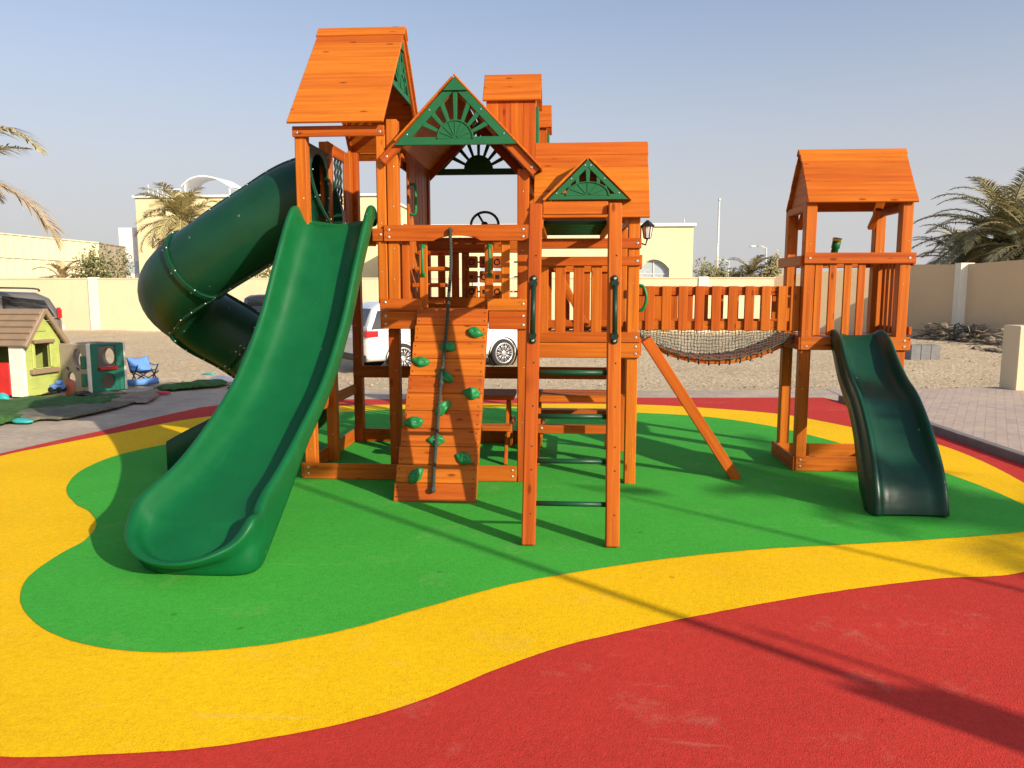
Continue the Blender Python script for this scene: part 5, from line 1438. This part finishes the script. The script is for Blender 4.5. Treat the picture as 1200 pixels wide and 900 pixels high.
# small toys strewn about
def blob(px, py, r, mat, name, label, cat, sc=(1, 1, 1)):
    p = gsand(px, py) if py < 452 else gnd(px, py); tb = bmesh.new(); tb.loops.layers.uv.new('UVMap'); bmesh.ops.create_icosphere(tb, subdivisions=3, radius=1.)
    for v in tb.verts:
        c = v.co.copy(); c *= 1 + .35 * noise.noise(c * 1.3 + V((px, py, 0))); v.co = V((p.x + c.x * r * sc[0], p.y + c.y * r * sc[1], p.z + max(.006, r * sc[2] * .7 + c.z * r * sc[2])))
    mb = MB(); mb.merge(tb, 0, True); return tag(mb.build(name, mat, loc=(p.x, p.y, p.z)), label, cat)
# toy car: body, cab and wheels
tc = gnd(68, 466); t_ = tag(empty('toy_car', (tc.x, tc.y, 0)), 'small blue toy truck on the grass mat by the climbing cube', 'toy truck')
MB().box((tc.x - .09, tc.y - .05, .12), (tc.x + .09, tc.y + .05, .19), 0, .015, 2).build('body', 'bluefab', t_)
MB().box((tc.x + .01, tc.y - .045, .192), (tc.x + .08, tc.y + .045, .25), 0, .015, 2).build('cab', 'bluefab', t_)
for dx in (-.06, .06):
    for dy in (-.055, .055): MB().disc((tc.x + dx, tc.y + dy, .12), (0, 1 if dy > 0 else -1, 0), .04, .03, 0, 12).build('wheel', 'black', t_)
blob(83, 464, .10, 'orangep', 'toy_bag', 'faded orange soft toy slumped against the climbing cube', 'toy', (.7, .6, 1.5))
blob(99, 467, .11, 'black', 'toy_bag', 'black bag lying on the grass mat before the climbing cube', 'bag', (1.2, .7, .6))
blob(26, 496, .10, 'teal', 'toy_scrap', 'teal plastic toy scrap on the paving at the left', 'toy', (1.3, .6, .35))
blob(3, 471, .10, 'teal', 'toy_scrap', 'teal toy lying at the foot of the red half door', 'toy', (1., .6, .7))
blob(190, 462, .09, 'redp', 'toy_scrap', 'pinkish red scrap by the brown tarp', 'toy', (1.4, .6, .3))
blob(262, 451, .17, 'white_paint', 'plastic_bag', 'white plastic bag on the ground just left of the big slide', 'bag', (1.4, .7, .5))
blob(245, 439, .12, 'teal', 'plastic_bag', 'flat teal plastic bag lying on the open sand', 'bag', (1.5, .8, .2))

# ================================================================== debris on the right
dp = gnd(1120, 406)
def sticks(name, pts, n, label, ln, mat='debris', cat='debris pile', hmax=.5):
    mb = MB()
    for k in range(n):
        a, b = random.choice(pts); t = random.random(); c = gsand(*a).lerp(gsand(*b), t) + V((random.uniform(-.3, .3), random.uniform(-.3, .4), random.random() ** 2 * hmax))
        az = random.uniform(0, 6.28); l_ = ln * random.uniform(.3, 1.1); d = V((math.cos(az), math.sin(az), random.uniform(-.25, .25)))
        a_, b_ = c - d * l_ / 2, c + d * l_ / 2; a_.z = max(a_.z, LOT - .1); b_.z = max(b_.z, LOT - .1)
        mb.tube([a_, (a_ + b_) / 2 + V((random.uniform(-.05, .05),) * 3), b_], [random.uniform(.006, .025)] * 3, 5)
        if k % 4 == 0:
            tb = bmesh.new(); tb.loops.layers.uv.new('UVMap'); bmesh.ops.create_icosphere(tb, subdivisions=2, radius=random.uniform(.06, .2))
            for v in tb.verts: v.co = V((v.co.x, v.co.y, v.co.z * .7)) * (1 + .5 * noise.noise(v.co * 9 + c)) + c * 1.
            mb.merge(tb, 0)
    o = mb.build(name, mat, loc=gsand(*pts[0][0])); return tag(o, label, cat)
sticks('debris_pile', [((1070, 390), (1110, 396)), ((1110, 396), (1176, 406)), ((1080, 397), (1160, 402))], 240, 'heap of dry branches and rubble at the foot of the tan wall', 1.3, hmax=.6)
sticks('debris_pile', [((1150, 410), (1185, 414))], 40, 'flat scatter of dark scraps on the sand before the branch heap', .8, hmax=.08)
for i, px in enumerate((1069, 1080.5, 1092)):
    p = gsand(px, 421); lab = ('leftmost of three grey concrete blocks beside the lookout tower', 'middle one of three grey concrete blocks beside the lookout tower', 'rightmost of three grey concrete blocks beside the lookout tower')[i]
    mb = MB()
    hole = [[(0, 0), (.195, 0), (.195, .20), (0, .20)]]
    mb.box((p.x - .13, p.y - .2, p.z - .03), (p.x + .13, p.y + .2, p.z + .40), 0, .012)
    for dy in (-.1, .1): mb.box((p.x - .08, p.y + dy - .07, p.z + .401), (p.x + .08, p.y + dy + .07, p.z + .404), 0, .001)
    tag(mb.build('concrete_block', 'block', loc=(p.x, p.y, p.z)), lab, 'block', 'grey concrete blocks')
# broken chair frame on the heap
q0 = at(1132, 386, 28.2); bc = tag(empty('chair_frame', (q0.x, q0.y, q0.z - .35)), 'bent black metal chair frame lying on top of the branch heap', 'chair frame')
def qp(px, py, dy=0): return at(px, py, 28.2 + dy)
for a in ([(1118, 392), (1119, 381), (1124, 379), (1127, 383)], [(1127, 383), (1134, 382), (1137, 392), (1136, 397)], [(1137, 390), (1141, 380), (1145, 392)]):
    MB().tube([qp(*p) for p in a], .035, 6).build('leg', 'black', bc)
MB().tube([qp(1120, 384), qp(1128, 383, .3), qp(1137, 386, .4)], .03, 6).build('seat_rail', 'black', bc)

# ================================================================== unseen poles added to throw the long shadows, and a palm, right of the camera
def sun_pole(name, px, py, dist, h, r, label, sign=None, arm=True):
    """a pole standing towards the sun from the ground point seen at (px, py)"""
    p = gnd(px, py); b = p + V((math.sin(SUN_AZ), -math.cos(SUN_AZ), 0)) * dist
    o = tag(empty(name, (b.x, b.y, 0)), label, 'lamp post')
    MB().tube([(b.x, b.y, -.02), (b.x, b.y, h * .5), (b.x, b.y, h)], [r, r * .9, r * .45], 12).build('pole', 'galv', o)
    if arm:
        MB().tube([(b.x, b.y, h - .05), (b.x + .5, b.y - .2, h + .06)], r * .5, 8).build('arm', 'galv', o)
        MB().ball((b.x + .6, b.y - .25, h + .05), .12, 0, 10, (1.6, .8, .45)).build('lamp_head', 'white_paint', o)  # end of the added pole's arm, not a seen lamp
    if sign:
        z0, z1, w_ = sign; MB().box((b.x - w_ / 2, b.y - .02, z0), (b.x + w_ / 2, b.y + .02, z1), 0, .01).build('shadow_board', 'white_paint', o)  # board sized to cast the broad end of the shadow
    return o
sun_pole('shadow_pole', 800, 724, 6.8, 4.55, .04, 'unseen tall pole with a board, added right of the camera for its shadow', sign=(1.75, 2.42, .36))
sun_pole('shadow_pole', 960, 760, 7.5, 3.2, .03, 'unseen slim post, added right of the camera for its shadow', arm=False)
sun_pole('shadow_pole', 1000, 645, 9., 4.6, .035, 'unseen slender pole, added farther right for its shadow', arm=True)
b = V((3.1, 5.3, 0)) + V((math.sin(SUN_AZ), -math.cos(SUN_AZ), 0)) * 10.5
palm('date_palm', (b.x, b.y, 0), 3.9, 24, 2.1, 'date palm standing right of the camera whose shadow falls by the small slide', trunk_r=.17)
